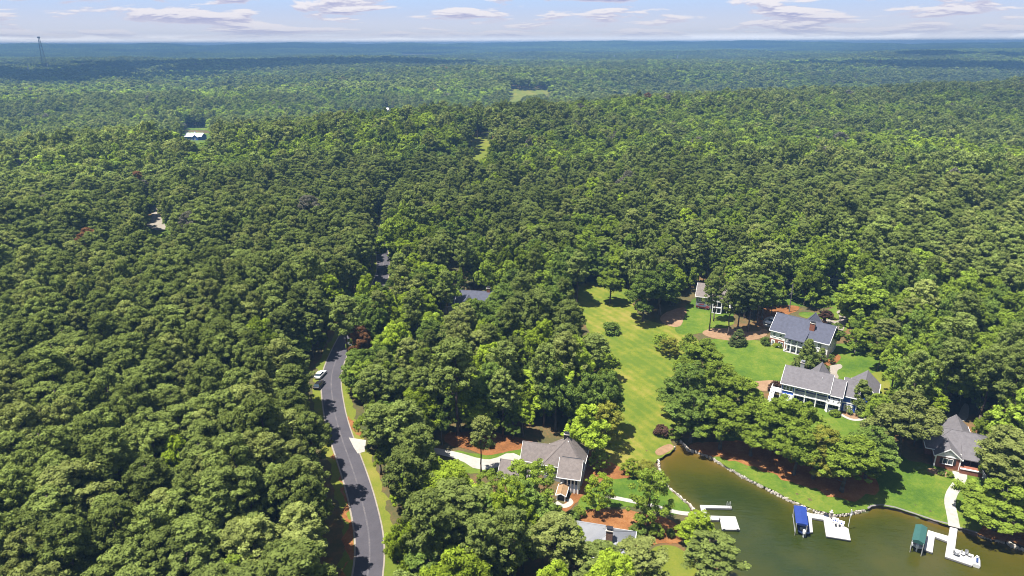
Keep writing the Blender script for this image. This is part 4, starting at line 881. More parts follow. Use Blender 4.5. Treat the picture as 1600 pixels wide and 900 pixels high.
# right dock with green canopy
o = Vector((*gz(1484, 825, DZ), 0)); d3 = empty('floating_dock', o, 0, 'white floating dock with green boat canopy at the end of the curved path', 'dock')
c = lambda *p: [(1410 + a/11.25, 810 + b/11.25) for a, b in p]
deck_piece(d3, o, c((835, 150), (972, 168), (925, 530), (748, 668))); deck_piece(d3, o, c((748, 668), (925, 530), (1255, 640), (1232, 832))); deck_piece(d3, o, c((580, 243), (810, 310), (792, 402), (578, 322))); deck_piece(d3, o, c((450, 203), (580, 243), (530, 600), (378, 545)))
canopy_lift(d3, o, c((232, 98), (442, 160), (392, 450), (168, 372)), 3.0, 'canvas_green', 0.35, 0.45)
P = quad_world(c((330, 270), (262, 500)), 0.6); v = P[0] - P[1]
boat((P[1].lerp(P[0], 0.5).x, P[1].lerp(P[0], 0.5).y, 0.3), math.atan2(v.y, v.x) - math.pi/2, 'white motorboat with outboard in the lift under the green canopy', 5.4, 2.1)
P = quad_world(c((1300, 840), (1305, 700)), 0.2); v = P[1] - P[0]
r = empty('jet_ski', ((P[0] + P[1])/2).to_tuple(), math.atan2(v.y, v.x) - math.pi/2, 'white jet ski with dark seat moored at the right end of the dock', 'jet ski')
hb = MB(); secs = []
for t in np.linspace(0, 1, 7):
    w = 0.6*(1 if t < 0.55 else 1 - ((t - 0.55)/0.45)**2*0.9); secs += [(x, -1.5 + 3.0*t, z) for x, z in ((-w, 0.35), (-w*0.8, -0.2), (w*0.8, -0.2), (w, 0.35), (w*0.7, 0.55 + 0.15*math.sin(t*3.1)), (-w*0.7, 0.55 + 0.15*math.sin(t*3.1)))]
hb.add(secs, [tuple(range(6))[::-1], tuple(range(36, 42))] + [(i*6 + j, i*6 + (j + 1) % 6, i*6 + 6 + (j + 1) % 6, i*6 + 6 + j) for i in range(6) for j in range(6)]).obj('hull', 'gelcoat', r)
MB().box(-0.2, 0.2, -1.1, 0.25, 0.6, 0.9).obj('seat', 'boat_blue', r, bevel=0.08); MB().extrude([(0.2, 0.6), (0.9, 0.6), (0.6, 1.0), (0.3, 1.05)], 'x', -0.28, 0.28).obj('cowl', 'gelcoat', r); MB().bar((-0.4, 0.3, 1.08), (0.4, 0.3, 1.08), 0.04, 6).obj('handlebar', 'black_metal', r)
q = quad_world(c((885, 625), (990, 672)), DZ); v = q[1] - q[0]; r = empty('deck_lounger', q[0], math.atan2(v.y, v.x), 'grey curved hammock seat on the right dock platform', 'lounger')
hm = MB(); n = 8
for i in range(n):
    a, b = i/n, (i + 1)/n; za = 0.35 + 0.55*(2*a - 1)**2; zb = 0.35 + 0.55*(2*b - 1)**2; hm.add([(a*v.length, -0.35, za), (b*v.length, -0.35, zb), (b*v.length, 0.35, zb), (a*v.length, 0.35, za)], [(0, 1, 2, 3)])
hm = hm.obj('sling', 'metal_grey', r); hm.modifiers.new('t', 'SOLIDIFY').thickness = 0.04
for x in (0.08, v.length - 0.08): MB().bar((x, -0.35, 0), (x, -0.35, 0.85), 0.04, 5).bar((x, 0.35, 0), (x, 0.35, 0.85), 0.04, 5).bar((x, -0.35, 0.82), (x, 0.35, 0.82), 0.04, 5).obj('frame', 'galvanised', r)
for p, lb, yw in (((1060, 650), 'pale deck chair beside the hammock on the right dock', 0.3), ((1125, 640), 'dark grey deck chair in the middle of the right dock end', -0.4), ((1180, 672), 'pale deck chair nearest the jet ski', 0.8)):
    q = quad_world(c(p), DZ)[0]; r = empty('deck_chair', q, yw, lb, 'chair'); m_ = 'metal_grey' if 'dark' in lb else 'vinyl'
    MB().box(-0.28, 0.28, -0.28, 0.28, 0.32, 0.38).obj('seat', m_, r); MB().extrude([(0.24, 0.38), (0.30, 0.38), (0.48, 0.9), (0.42, 0.9)], 'x', -0.28, 0.28).obj('backrest', m_, r)
    for sx in (-1, 1):
        for sy in (-1, 1): MB().bar((sx*0.25, sy*0.25, 0), (sx*0.25, sy*0.25, 0.32), 0.025, 5).obj('leg', m_, r)
# ------------------------------------------------------------------ cars, poles, masts
def car(px, yaw, label, m, z=0.0):
    x, y, zz = G(*px); r = empty('parked_car', (x, y, zz + z), math.radians(yaw), label, 'car'); L, W = 4.6, 1.85
    prof = [(-2.3, 0.35), (2.3, 0.35), (2.32, 0.72), (2.15, 0.88), (1.1, 1.0), (-2.0, 1.02), (-2.3, 0.9)]
    MB().extrude([(-a, b) for a, b in prof][::-1], 'x', -W/2, W/2).obj('body', m, r, bevel=0.08)
    cb = MB(); lo = [(-0.82, -1.9, 1.0), (0.82, -1.9, 1.0), (0.82, 1.05, 1.0), (-0.82, 1.05, 1.0)]; hi = [(-0.66, -1.45, 1.5), (0.66, -1.45, 1.5), (0.66, 0.25, 1.5), (-0.66, 0.25, 1.5)]
    lo = [(a, -b, c_) for a, b, c_ in lo]; hi = [(a, -b, c_) for a, b, c_ in hi]
    cb.add(lo + hi, [(0, 1, 5, 4), (1, 2, 6, 5), (2, 3, 7, 6), (3, 0, 4, 7), (4, 5, 6, 7)]).obj('cabin_glass', 'glass', r)
    MB().box(-0.68, 0.68, -0.3, 1.48, 1.49, 1.55).obj('roof', m, r, bevel=0.03)
    for sx in (-1, 1):
        for yy in (-1.4, 1.4):
            w = MB().bar((sx*(W/2 - 0.2), yy, 0.33), (sx*(W/2 + 0.01), yy, 0.33), 0.33, 14).obj('wheel', 'rubber', r); MB().bar((sx*(W/2 + 0.01), yy, 0.33), (sx*(W/2 + 0.025), yy, 0.33), 0.2, 10).obj('rim', 'galvanised', w)
    for sx in (-0.65, 0.65): MB().box(sx - 0.18, sx + 0.18, -2.34, -2.28, 0.62, 0.78).obj('headlight', 'lamp_glass', r); MB().box(sx - 0.16, sx + 0.16, 2.26, 2.34, 0.7, 0.85).obj('tail_light', 'car_red', r)
    return r
car((501, 588), 170, 'white car parked on the grass left of the road bend', 'car_white'); car((499, 604), 172, 'black car parked behind the white one beside the road', 'car_black')
car((1205, 505), -60, 'white car parked at the left end of the white slate-roofed house', 'car_white', 0.08)
car((1098, 482), 60, 'dark red car in the shade left of the white screened porch', 'car_red')
car((1316, 448), -30, 'white car under trees behind the small blue-grey roof', 'car_white')
def utility_pole(px, hgt, label):
    x, y, z = G(*px); r = empty('utility_pole', (x, y, z), 0.3, label, 'pole'); MB().bar((0, 0, -0.5), (0, 0, hgt), 0.2, 8, 0.14).obj('post', 'pole_wood', r); MB().box(-0.9, 0.9, -0.08, 0.08, hgt*0.62, hgt*0.62 + 0.18).obj('crossarm', 'pole_wood', r)
    MB().bar((0.3, 0, hgt*0.62 + 0.2), (0.3, 0, hgt*0.62 + 0.6), 0.1, 6).bar((-0.6, 0, hgt*0.62 + 0.2), (-0.6, 0, hgt*0.62 + 0.5), 0.08, 6).obj('insulator', 'galvanised', r)
utility_pole((1233, 487), 10.5, 'grey utility pole standing behind the white slate-roofed house'); utility_pole((228, 352), 12, 'pale utility pole beside the small side road at left')
def lattice(name, dist, px, y_top, y_base, w0, w1, label, arms=(), m='galvanised', cat='mast', r_=0.35):
    d = ray(px, y_top); k = dist/d[1]; x = d[0]*k; ztop = CAMZ + d[2]*k; g_ = float(H(np.array(x), np.array(dist))); r = empty(name, (x, dist, g_), 0.4, label, cat); hgt = ztop - g_
    fr = MB(); n = 10
    def P(i, s, t): w = (w0 + (w1 - w0)*i/n)/2; return (s*w, t*w, hgt*i/n)
    for s, t in ((-1, -1), (1, -1), (1, 1), (-1, 1)): fr.bar(P(0, s, t), P(n, s, t), r_, 4)
    br = MB()
    for i in range(n):
        c4 = [(-1, -1), (1, -1), (1, 1), (-1, 1)]
        for j in range(4): br.bar(P(i, *c4[j]), P(i + 1, *c4[(j + 1) % 4]), r_*0.6, 4); br.bar(P(i + 1, *c4[j]), P(i + 1, *c4[(j + 1) % 4]), r_*0.5, 4)
    fr.obj('leg_frame', m, r); br.obj('bracing', m, r)
    for zf, l in arms: MB().extrude([(-l, hgt*zf), (0, hgt*zf - 0.6), (l, hgt*zf), (0, hgt*zf + 1.6)], 'y', -0.4, 0.4).obj('crossarm', m, r)
    if not arms: MB().box(-w1*1.2, w1*1.2, -w1*1.2, w1*1.2, hgt - 4, hgt - 1).obj('antenna', m, r)
    return r
lattice('radio_mast', 2300, 60, 57, 85, 16, 3.0, 'tall dark lattice mast standing against the sky at far left', m='black_metal', r_=0.5)
lattice('radio_mast', 2100, 42.5, 101, 118, 5, 1.4, 'slim pale mast in the shaded forest at far left', r_=0.4)
for (dist, px, yt, lb) in ((3300, 535, 84, 'lattice power pylon left of centre in the hazy forest'), (3400, 960, 86, 'lattice power pylon right of centre, left one of the nearby pair'), (3200, 1059, 86, 'lattice power pylon right of centre, right one of the nearby pair')):
    lattice('power_pylon', dist, px, yt, 98, 8, 1.6, lb, ((0.72, 7), (0.84, 6), (0.96, 5)), cat='pylon', r_=0.5)['group'] = 'power pylons in the far forest'
# ------------------------------------------------------------------ trees
def crown_arrays(kind, seed, lod):
    """returns leaf triangle vertices, leaf tone, puff centres; sizes in metres for a reference tree"""
    r = np.random.default_rng(seed)
    if kind == 'pine':
        Ht, R = 21.0, 3.9; z0 = Ht*r.uniform(0.42, 0.52)
        n = (140, 48, 16)[lod]; t = r.power(1.15, n); t[0] = 1.0
        env = np.where(t > 0.3, np.sqrt(np.clip(1 - ((t - 0.3)/0.72)**2, 0.02, 1)), 0.55 + 1.5*t)
        a = np.cumsum(r.uniform(1.6, 3.2, n)); rad = R*env*np.sqrt(r.uniform(0.12, 1.0, n))*r.uniform(0.8, 1.12, n)
        lop = 1 + 0.22*np.cos(a - r.uniform(0, 6.28)); rad *= lop
        C = np.stack([np.cos(a)*rad, np.sin(a)*rad, z0 + (Ht - 0.5 - z0)*t - 0.25*rad*(1 - t)*0.6], -1)
        pr = r.uniform(0.48, 0.85, n)*(1, 1.6, 2.6)[lod]; nl = (88, 26, 12)[lod]; ls = (0.205, 0.5, 1.1)[lod]; flat = 0.72
    elif kind == 'broad':
        Ht, R = 17.0, 5.0; z0 = Ht*0.24; nb = (9, 8, 6)[lod]
        lob = []; lr = []
        for i in range(nb):
            an = i*2.4 + r.uniform(-.4, .4); tz = r.uniform(0.12, 0.9); rr = R*0.62*math.sqrt(max(0.05, 1 - (tz - 0.35)**2*2.0))*r.uniform(0.75, 1.1)
            lob.append((math.cos(an)*rr, math.sin(an)*rr, z0 + (Ht - 2.6 - z0)*tz)); lr.append(R*r.uniform(0.36, 0.52))
        lob.append((r.uniform(-.8, .8), r.uniform(-.8, .8), Ht - 2.6)); lr.append(R*0.46); lob.append((0, 0, z0 + (Ht - z0)*0.5)); lr.append(R*0.62)
        lob = np.array(lob); lr = np.array(lr); n = (235, 72, 20)[lod]; k = r.integers(0, len(lob), n)
        d = r.normal(size=(n, 3)); d[:, 2] = np.where(d[:, 2] < -0.3, -d[:, 2]*0.5, d[:, 2]); d /= np.linalg.norm(d, axis=1)[:, None]
        C = lob[k] + d*lr[k][:, None]*r.uniform(0.72, 1.05, n)[:, None]; pr = r.uniform(0.45, 0.92, n)*(1, 1.55, 2.7)[lod]; nl = (88, 26, 12)[lod]; ls = (0.22, 0.52, 1.15)[lod]; flat = 0.75
    elif kind == 'cedar':                                   # dense conical evergreen, foliage to the ground
        Ht, R = 12.0, 4.0; n = 120; t = r.power(0.8, n)*0 + r.uniform(0, 1, n)**1.3; a = np.cumsum(r.uniform(1.6, 3.2, n)); rad = R*(1.02 - t)**0.75*np.sqrt(r.uniform(0.35, 1, n))
        C = np.stack([np.cos(a)*rad, np.sin(a)*rad, 0.7 + (Ht - 1.2)*t], -1); pr = r.uniform(0.6, 1.1, n)*(1.05 - 0.4*t); nl = 120; ls = 0.2; flat = 0.85
    elif kind == 'airy':                                    # thin open crown with gaps
        Ht, R = 14.0, 4.5; n = 80; z0 = 3.0; t = r.uniform(0, 1, n); a = np.cumsum(r.uniform(1.6, 3.2, n)); rad = R*np.sqrt(np.clip(1 - ((t - 0.4)/0.65)**2, 0.05, 1))*np.sqrt(r.uniform(0.05, 1, n))
        C = np.stack([np.cos(a)*rad, np.sin(a)*rad, z0 + (Ht - z0 - 0.5)*t], -1); pr = r.uniform(0.45, 0.95, n); nl = 100; ls = 0.2; flat = 0.75
    elif kind == 'shrub':
        Ht, R = 2.6, 1.6; n = 34; d = r.normal(size=(n, 3)); d[:, 2] = np.abs(d[:, 2]); d /= np.linalg.norm(d, axis=1)[:, None]
        C = d*np.array([R*0.75, R*0.75, Ht*0.62]) + np.array([0, 0, 0.55]); pr = r.uniform(0.35, 0.6, n); nl = 55; ls = 0.17; flat = 0.9
    N = len(C)*nl; pi = np.repeat(np.arange(len(C)), nl)
    d = r.normal(size=(N, 3)); d[:, 2] += 0.35; d /= np.linalg.norm(d, axis=1)[:, None]
    rr = pr[pi]*r.uniform(0.55, 1.08, N); P = C[pi] + d*rr[:, None]*np.array([1, 1, flat])
    nn = d*0.9 + r.normal(size=(N, 3))*0.45 + np.array([0, 0, 0.25]); nn /= np.linalg.norm(nn, axis=1)[:, None]
    u = np.cross(nn, r.normal(size=(N, 3))); u /= np.linalg.norm(u, axis=1)[:, None]; v = np.cross(nn, u); s = ls*r.uniform(0.7, 1.3, N)
    V = np.empty((N, 3, 3))
    for k in range(3):
        th = 2.0944*k + r.uniform(-.35, .35, N); V[:, k] = P + (u*np.cos(th)[:, None] + v*np.sin(th)[:, None])*s[:, None]
    tone = np.clip(0.5 + 0.30*(r.random(N) - 0.5)*2*0.7 + (r.random(len(C))[pi] - 0.5)*0.55, 0, 1)
    return V.reshape(-1, 3), np.repeat(tone, 3), C, Ht, R
def trunk_mb(kind, C, Ht, seed, lod):
    r = random.Random(seed); mb = MB(); n = (7, 5, 4)[lod]
    top = {'pine': 0.95, 'broad': 0.72, 'cedar': 0.9, 'airy': 0.88, 'shrub': 0.5}[kind]*Ht; base = {'pine': 0.27, 'broad': 0.34, 'cedar': 0.25, 'airy': 0.22, 'shrub': 0.07}[kind]
    pts = [Vector((0, 0, -0.6))]; k = (6, 3, 2)[lod]
    for i in range(1, k + 1): pts.append(Vector((r.uniform(-.18, .18)*i*0.6, r.uniform(-.18, .18)*i*0.6, top*i/k)))
    for i in range(k): mb.bar(pts[i], pts[i + 1], base*(1.15 if i == 0 else 1)*(1 - 0.75*i/k), n, base*(1 - 0.75*(i + 1)/k))
    if lod == 0:
        for j in range(0, len(C), 4 if kind != 'shrub' else 6):
            c = Vector(C[j]); z = max(0.15*Ht, c.z - 0.45*math.hypot(c.x, c.y) - 0.3); t = min(z/top, 0.98); i = min(int(t*k), k - 1); p = pts[i].lerp(pts[i + 1], t*k - i)
            mb.bar(p, p.lerp(c, 0.9), base*0.30*(1.1 - t), 4, base*0.10)
    return mb
def leaf_mesh(name, V, tone, m):
    me = bpy.data.meshes.new(name); N = len(V)
    me.vertices.add(N); me.vertices.foreach_set('co', V.astype(np.float32).ravel()); me.loops.add(N); me.loops.foreach_set('vertex_index', np.arange(N, dtype=np.int32))
    me.polygons.add(N//3); me.polygons.foreach_set('loop_start', np.arange(0, N, 3, dtype=np.int32))
    a = me.attributes.new('leaf', 'FLOAT', 'POINT'); a.data.foreach_set('value', tone.astype(np.float32)); me.update(); me.materials.append(MATS[m]); return me
SPEC = {'pine': ('needles', 'bark_pine'), 'broad': ('leaves', 'bark_grey'), 'cedar': ('needles', 'bark_pine'), 'airy': ('leaves', 'bark_grey'), 'shrub': ('leaves', 'bark_grey')}
VAR = {}                                                    # kind -> list of (crown mesh, trunk mesh, height, radius)
for kind, cnt in (('pine', 9), ('broad', 9), ('cedar', 2), ('airy', 3), ('shrub', 3)):
    VAR[kind] = []
    for s in range(cnt):
        V, tone, C, Ht, R = crown_arrays(kind, 100 + s, 0)
        VAR[kind].append((leaf_mesh(kind + '_crown', V, tone, SPEC[kind][0]), trunk_mb(kind, C, Ht, s, 0).mesh(kind + '_trunk', SPEC[kind][1], True), Ht, R))
def merged(kind, seed, lod):
    V, tone, C, Ht, R = crown_arrays(kind, seed, lod); tm = trunk_mb(kind, C, Ht, seed, lod)
    n = len(V); verts = V.tolist() + [tuple(v) for v in tm.v]; faces = np.arange(n).reshape(-1, 3).tolist() + [tuple(i + n for i in f) for f in tm.f]
    me = bpy.data.meshes.new(kind + '_tree'); me.from_pydata(verts, [], faces); a = me.attributes.new('leaf', 'FLOAT', 'POINT')
    a.data.foreach_set('value', np.concatenate([tone, np.full(len(tm.v), 0.5)]).astype(np.float32))
    me.materials.append(MATS[SPEC[kind][0]]); me.materials.append(MATS[SPEC[kind][1]])
    mi = np.zeros(len(faces), np.int32); mi[n//3:] = 1; me.polygons.foreach_set('material_index', mi); me.update(); return me
def patch(seed):                                            # a 40 m piece of far canopy
    r = np.random.default_rng(seed); Vs = []; Ts = []
    for i in range(22):
        k = 'broad' if r.random() < 0.55 else 'pine'; V, t, C, Ht, R = crown_arrays(k, seed*50 + i, 2)
        a = r.uniform(0, 6.28); s = r.uniform(0.85, 1.25); c_, s_ = math.cos(a), math.sin(a); W = V*s; W = np.stack([W[:, 0]*c_ - W[:, 1]*s_, W[:, 0]*s_ + W[:, 1]*c_, W[:, 2]], -1)
        W += np.array([r.uniform(-20, 20), r.uniform(-20, 20), -2]); Vs.append(W); Ts.append(np.clip(t + r.uniform(-.25, .25), 0, 1))
    return leaf_mesh('canopy_patch', np.concatenate(Vs), np.concatenate(Ts), 'leaves')
def source(name, meshes):
    c = bpy.data.collections.new(name)
    for i, me in enumerate(meshes):
        o = bpy.data.objects.new('%s_%02d' % (name, i), me); c.objects.link(o)
    return c
SRC = {}
for lod, nm in ((0, 'near'), (1, 'middle'), (2, 'far')):
    cnt = (7, 6, 5)[lod]
    SRC[nm] = (source(nm + '_tree_source', [merged('pine', 300 + 20*lod + i, lod) for i in range(cnt)] + [merged('broad', 400 + 20*lod + i, lod) for i in range(cnt)]), cnt)
SRC['patch'] = (source('patch_source', [patch(i + 1) for i in range(5)]), 5)
def gn_forest(name, x, y, z, idx, rot, scl, col, coll, label):
    n = len(x); me = bpy.data.meshes.new(name); me.vertices.add(n); me.vertices.foreach_set('co', np.stack([x, y, z], -1).astype(np.float32).ravel())
    for nm, ty, data in (('pick', 'INT', idx.astype(np.int32)), ('turn', 'FLOAT', rot.astype(np.float32))):
        a = me.attributes.new(nm, ty, 'POINT'); a.data.foreach_set('value', data)
    a = me.attributes.new('size', 'FLOAT_VECTOR', 'POINT'); a.data.foreach_set('vector', scl.astype(np.float32).ravel())
    a = me.attributes.new('tcol', 'FLOAT_VECTOR', 'POINT'); a.data.foreach_set('vector', col.astype(np.float32).ravel())
    me.update(); o = bpy.data.objects.new(name, me); COL.objects.link(o)
    ng = bpy.data.node_groups.new(name, 'GeometryNodeTree'); ng.interface.new_socket('Geometry', in_out='INPUT', socket_type='NodeSocketGeometry'); ng.interface.new_socket('Geometry', in_out='OUTPUT', socket_type='NodeSocketGeometry')
    N = ng.nodes; L = ng.links; gi = N.new('NodeGroupInput'); go = N.new('NodeGroupOutput'); ip = N.new('GeometryNodeInstanceOnPoints'); ci = N.new('GeometryNodeCollectionInfo')
    ci.inputs['Collection'].default_value = coll; ci.inputs['Separate Children'].default_value = True; ci.inputs['Reset Children'].default_value = True
    def attr(nm, ty):
        a = N.new('GeometryNodeInputNamedAttribute'); a.data_type = ty; a.inputs['Name'].default_value = nm; return a.outputs['Attribute']
    cx = N.new('ShaderNodeCombineXYZ'); L.new(attr('turn', 'FLOAT'), cx.inputs[2])
    L.new(gi.outputs[0], ip.inputs['Points']); L.new(ci.outputs[0], ip.inputs['Instance']); ip.inputs['Pick Instance'].default_value = True
    L.new(attr('pick', 'INT'), ip.inputs['Instance Index']); L.new(cx.outputs[0], ip.inputs['Rotation']); L.new(attr('size', 'FLOAT_VECTOR'), ip.inputs['Scale']); L.new(ip.outputs[0], go.inputs[0])
    md = o.modifiers.new('trees', 'NODES'); md.node_group = ng
    tag(o, label, 'forest', kind='stuff'); return o
TREE_NAME = {'pine': 'pine_tree', 'broad': 'broadleaf_tree', 'cedar': 'evergreen_tree', 'airy': 'slender_tree', 'shrub': 'shrub'}
def plant(kind, x, y, z, hgt, rad, col, label, group=None, var=0, rot=0.0, cat=None):
    cm, tm, Ht, R = VAR[kind][var % len(VAR[kind])]
    e = empty(TREE_NAME[kind], (x, y, z - 0.1), rot, label, cat or ('shrub' if kind == 'shrub' else 'tree'), group); e.scale = (rad/R, rad/R, hgt/Ht)
    c = bpy.data.objects.new('crown', cm); COL.objects.link(c); c.parent = e; c['tcol'] = [float(v) for v in col]
    t = bpy.data.objects.new('stem' if kind == 'shrub' else 'trunk', tm); COL.objects.link(t); t.parent = e
    return e
# colours of the foliage itself
PINE = np.array([0.126, 0.160, 0.040]); PINE2 = np.array([0.160, 0.186, 0.052]); OAK = np.array([0.150, 0.205, 0.028]); OAKD = np.array([0.104, 0.152, 0.030]); LIME = np.array([0.25, 0.335, 0.032]); GOLD = np.array([0.24, 0.25, 0.04])
RUST = np.array([0.20, 0.10, 0.045]); GREY = np.array([0.115, 0.11, 0.085]); DARKP = np.array([0.066, 0.088, 0.028]); PLUM = np.array([0.07, 0.04, 0.03])
LM = []                                                     # (kind, base px, height, radius, colour, label)
def lm(kind, px, hgt, rad, col, label, cat=None): LM.append((kind, px, hgt, rad, col, label, cat))
lm('broad', (953, 474), 13.5, 5.2, OAK, 'round dark green tree standing alone at the top of the grass strip')
lm('broad', (1004, 502), 19, 6.5, OAKD, 'tall dense dark tree right of the upper grass strip, left of its pair')
lm('broad', (1030, 492), 20, 7, OAKD*1.05, 'tall dense dark tree right of the upper grass strip, right of its pair')
lm('shrub', (954, 520), 4.2, 3.2, OAKD, 'wide dark bush on the left edge of the grass strip')
lm('airy', (1032, 547), 6.0, 3.2, OAK*1.3, 'loose light green bush at the middle of the grass strip edge')
lm('airy', (1046, 556), 6.0, 3.2, GOLD*0.7, 'pale green thin bush just above the big lakeside tree cluster')
lm('broad', (1066, 655), 16, 7.5, OAKD*1.05, 'dark oak at the left end of the lakeside tree cluster')
lm('broad', (1098, 605), 14, 7.5, OAK*0.9, 'oak at the top of the tree cluster beside the grass strip')
lm('broad', (1078, 690), 15, 6.8, OAKD*1.15, 'large oak right above the creek mouth')
lm('broad', (1118, 650), 15, 7.2, OAK*0.9, 'oak in the middle of the lakeside tree cluster')
lm('broad', (1125, 702), 14, 6.6, OAK, 'oak on the bank just right of the creek mouth')
lm('broad', (1173, 712), 14, 6.4, OAK, 'lakeside oak with visible trunk, second right of the creek mouth')
lm('broad', (1160, 660), 13, 6.0, OAK*1.1, 'oak left of the blue house stairs')
lm('broad', (1212, 708), 15.5, 6.3, OAK*1.1, 'oak in front of the left end of the blue house')
lm('broad', (1240, 742), 14.5, 5.8, OAK*1.05, 'lakeside oak left of the row centre above the blue canopy')
lm('broad', (1270, 748), 13.5, 6.0, GOLD*0.75, 'yellowish lakeside oak above the blue boat canopy')
lm('broad', (1315, 768), 14, 7.2, OAK*1.1, 'largest lakeside oak with trunk standing nearest the water')
lm('broad', (1352, 748), 13, 6.4, OAKD*1.2, 'lakeside oak at the right end of the row beside the big lawn')
lm('broad', (1402, 716), 17, 8.0, PINE2*0.95, 'big olive brown-tinged tree between blue house and brick house')
lm('broad', (1446, 664), 10, 4.2, LIME*0.75, 'light green tree directly left of the brick house roof')
lm('broad', (1552, 828), 11, 7.3, OAK*1.15, 'broad round bright tree on the shore right of the curved path')
lm('pine', (1546, 772), 17, 5.0, PINE2, 'spreading pine leaning over the right side of the brick house')
lm('pine', (1568, 790), 16, 6.2, PINE2*0.95, 'pine at the right edge between brick house and round bright tree')
lm('pine', (1600, 800), 17, 6.0, PINE, 'pine cut off by the right edge near the shore')
lm('pine', (1528, 668), 23, 4.6, PINE, 'tall pine with bare grey trunk behind the brick house')
lm('cedar', (1257, 588), 12, 4.3, PINE*0.95, 'dense dark evergreen in front of the white slate-roofed house')
lm('cedar', (1279, 583), 8.5, 2.8, PINE*0.95, 'shorter evergreen at the right shoulder of the big evergreen')
lm('broad', (1298, 548), 9.5, 3.6, OAKD*1.1, 'magnolia-like tree at the right end of the white slate-roofed house')
lm('broad', (1289, 508), 5.5, 3.0, PLUM, 'small dark purple-brown tree by the tan driveway')
lm('airy', (1298, 568), 3.0, 1.3, OAKD, 'sapling on straw between the white and the blue house')
lm('cedar', (1342, 642), 9.5, 4.0, PINE, 'dark evergreen against the right end of the blue house')
lm('shrub', (1196, 538), 2.6, 1.9, OAKD*0.8, 'dark clipped round shrub at the left corner of the white house')
lm('shrub', (1211, 540), 1.7, 1.1, GOLD*1.2, 'yellow shrub against the white house wall')
lm('shrub', (1216, 543), 1.7, 1.2, OAK, 'green shrub beside the yellow one at the white house')
lm('shrub', (1212, 611), 3.0, 2.4, PLUM*0.8, 'dark reddish shrub between mulch patch and blue house')
lm('shrub', (1304, 649), 1.9, 1.5, OAK*0.9, 'clipped round green shrub at the blue house corner')
lm('pine', (1108, 517), 20, 3.2, PINE, 'pine with long bare trunk in front of the white screened porch')
lm('pine', (1115, 502), 20, 3.0, PINE, 'slim pine with bare trunk behind the leaning one at the porch')
lm('pine', (1137, 524), 19, 3.6, PINE, 'pine with bare trunk at the right edge of the porch lawn')
lm('pine', (1152, 519), 19, 4.2, DARKP, 'dark pine right of the screened porch, left of three')
lm('pine', (1168, 519), 18, 4.2, PINE, 'dark pine right of the screened porch, middle of three')
lm('pine', (1183, 508), 18, 4.4, OAKD, 'dark pine nearest the white house car')
lm('cedar', (1153, 538), 5.5, 3.0, DARKP*1.2, 'low dark evergreen at the foot of the pines by the mulch')
lm('airy', (836, 822), 14.5, 5.4, OAK*1.15, 'thin light green tree in front of the steep-roofed grey house')
lm('airy', (812, 800), 12, 4.0, OAK*1.25, 'slender leafy tree left of the thin tree before the grey house')
lm('pine', (752, 738), 14.5, 2.9, PINE2, 'small-crowned pine with dark trunk standing on the white driveway')
lm('airy', (935, 800), 9.0, 3.6, LIME*0.75, 'light green young tree right of the columned porch')
lm('airy', (1013, 822), 13.5, 4.8, OAK*1.1, 'tall open tree beside the footpath near the creek')
lm('shrub', (997, 838), 3.0, 2.0, OAKD, 'green bush below the footpath beside the open tree')
lm('shrub', (1024, 836), 2.8, 1.8, OAK, 'green bush on orange straw right of the open tree')
lm('shrub', (1048, 838), 2.0, 1.0, OAKD, 'small lone bush on orange straw near the bright tree')
lm('broad', (1086, 852), 7.5, 4.2, LIME*0.85, 'bright green round tree at the shore beside the left dock')
lm('pine', (1108, 920), 12, 5.2, PINE, 'pine on the shore at the bottom edge below the bright round tree')
lm('pine', (990, 934), 12, 4.8, PINE2, 'flat-topped olive pine at the bottom in front of the metal roof')
lm('pine', (936, 938), 12, 4.8, PINE, 'pine at the bottom directly below the brick chimney')
lm('pine', (868, 920), 16, 5.2, PINE2, 'large pine at the bottom left of the brick chimney')
lm('airy', (945, 700), 12.5, 4.2, GOLD*0.95, 'yellow-green thin tree on the left edge of the lower grass strip')
lm('airy', (985, 742), 4.0, 2.4, LIME*0.6, 'pale bush between grey house and grass strip')
lm('airy', (935, 735), 5.0, 2.6, OAK*1.2, 'light bush at the corner of the steep grey roof')
lm('airy', (1008, 748), 4.5, 2.6, GOLD*0.7, 'pale olive bush on the left bank of the creek')
lm('shrub', (1033, 680), 3.0, 2.0, PLUM*1.2, 'reddish bush at the end of the grass strip by the creek')
lm('shrub', (1052, 684), 2.6, 1.8, OAK, 'green bush right of the reddish one by the creek')
lm('shrub', (766, 700), 3.0, 0.9, OAKD, 'small pointed shrub on orange straw above the driveway')
lm('broad', (292, 800), 17.5, 3.8, LIME, 'lone lime green tree in the dark pine wood at left')
lm('broad', (568, 580), 15, 4.0, RUST*0.8, 'tree with rusty red top right of the road bend')
lm('pine', (150, 425), 19, 4.4, RUST*0.8, 'rust-coloured dying pine in the left pine wood')
lm('broad', (522, 500), 17, 4.5, LIME*0.9, 'light green tree at the edge of the pine wood left of the road')
lm('broad', (665, 470), 15, 5.0, LIME*0.9, 'bright yellow-green tree just left of the wood houses')
lm('shrub', (1470, 742), 1.2, 0.8, OAKD, 'small shrub under the brick gable window'); lm('shrub', (1484, 745), 1.3, 0.8, OAK, 'small shrub at the brick gable right corner')
lm('shrub', (870, 806), 2.2, 1.5, OAKD, 'dark bush below the small cedar porch'); lm('shrub', (893, 815), 2.6, 1.7, OAKD, 'round bush on straw behind the metal roof'); lm('shrub', (905, 806), 2.4, 1.4, OAK, 'bush right of the round bush above the metal roof')
lm('airy', (1335, 552), 8.0, 3.6, OAK*1.1, 'light leafy tree right of the white slate-roofed house, left of a trio')
lm('broad', (1352, 548), 9.0, 3.8, LIME*0.7, 'bright tree right of the white slate-roofed house, middle of a trio')
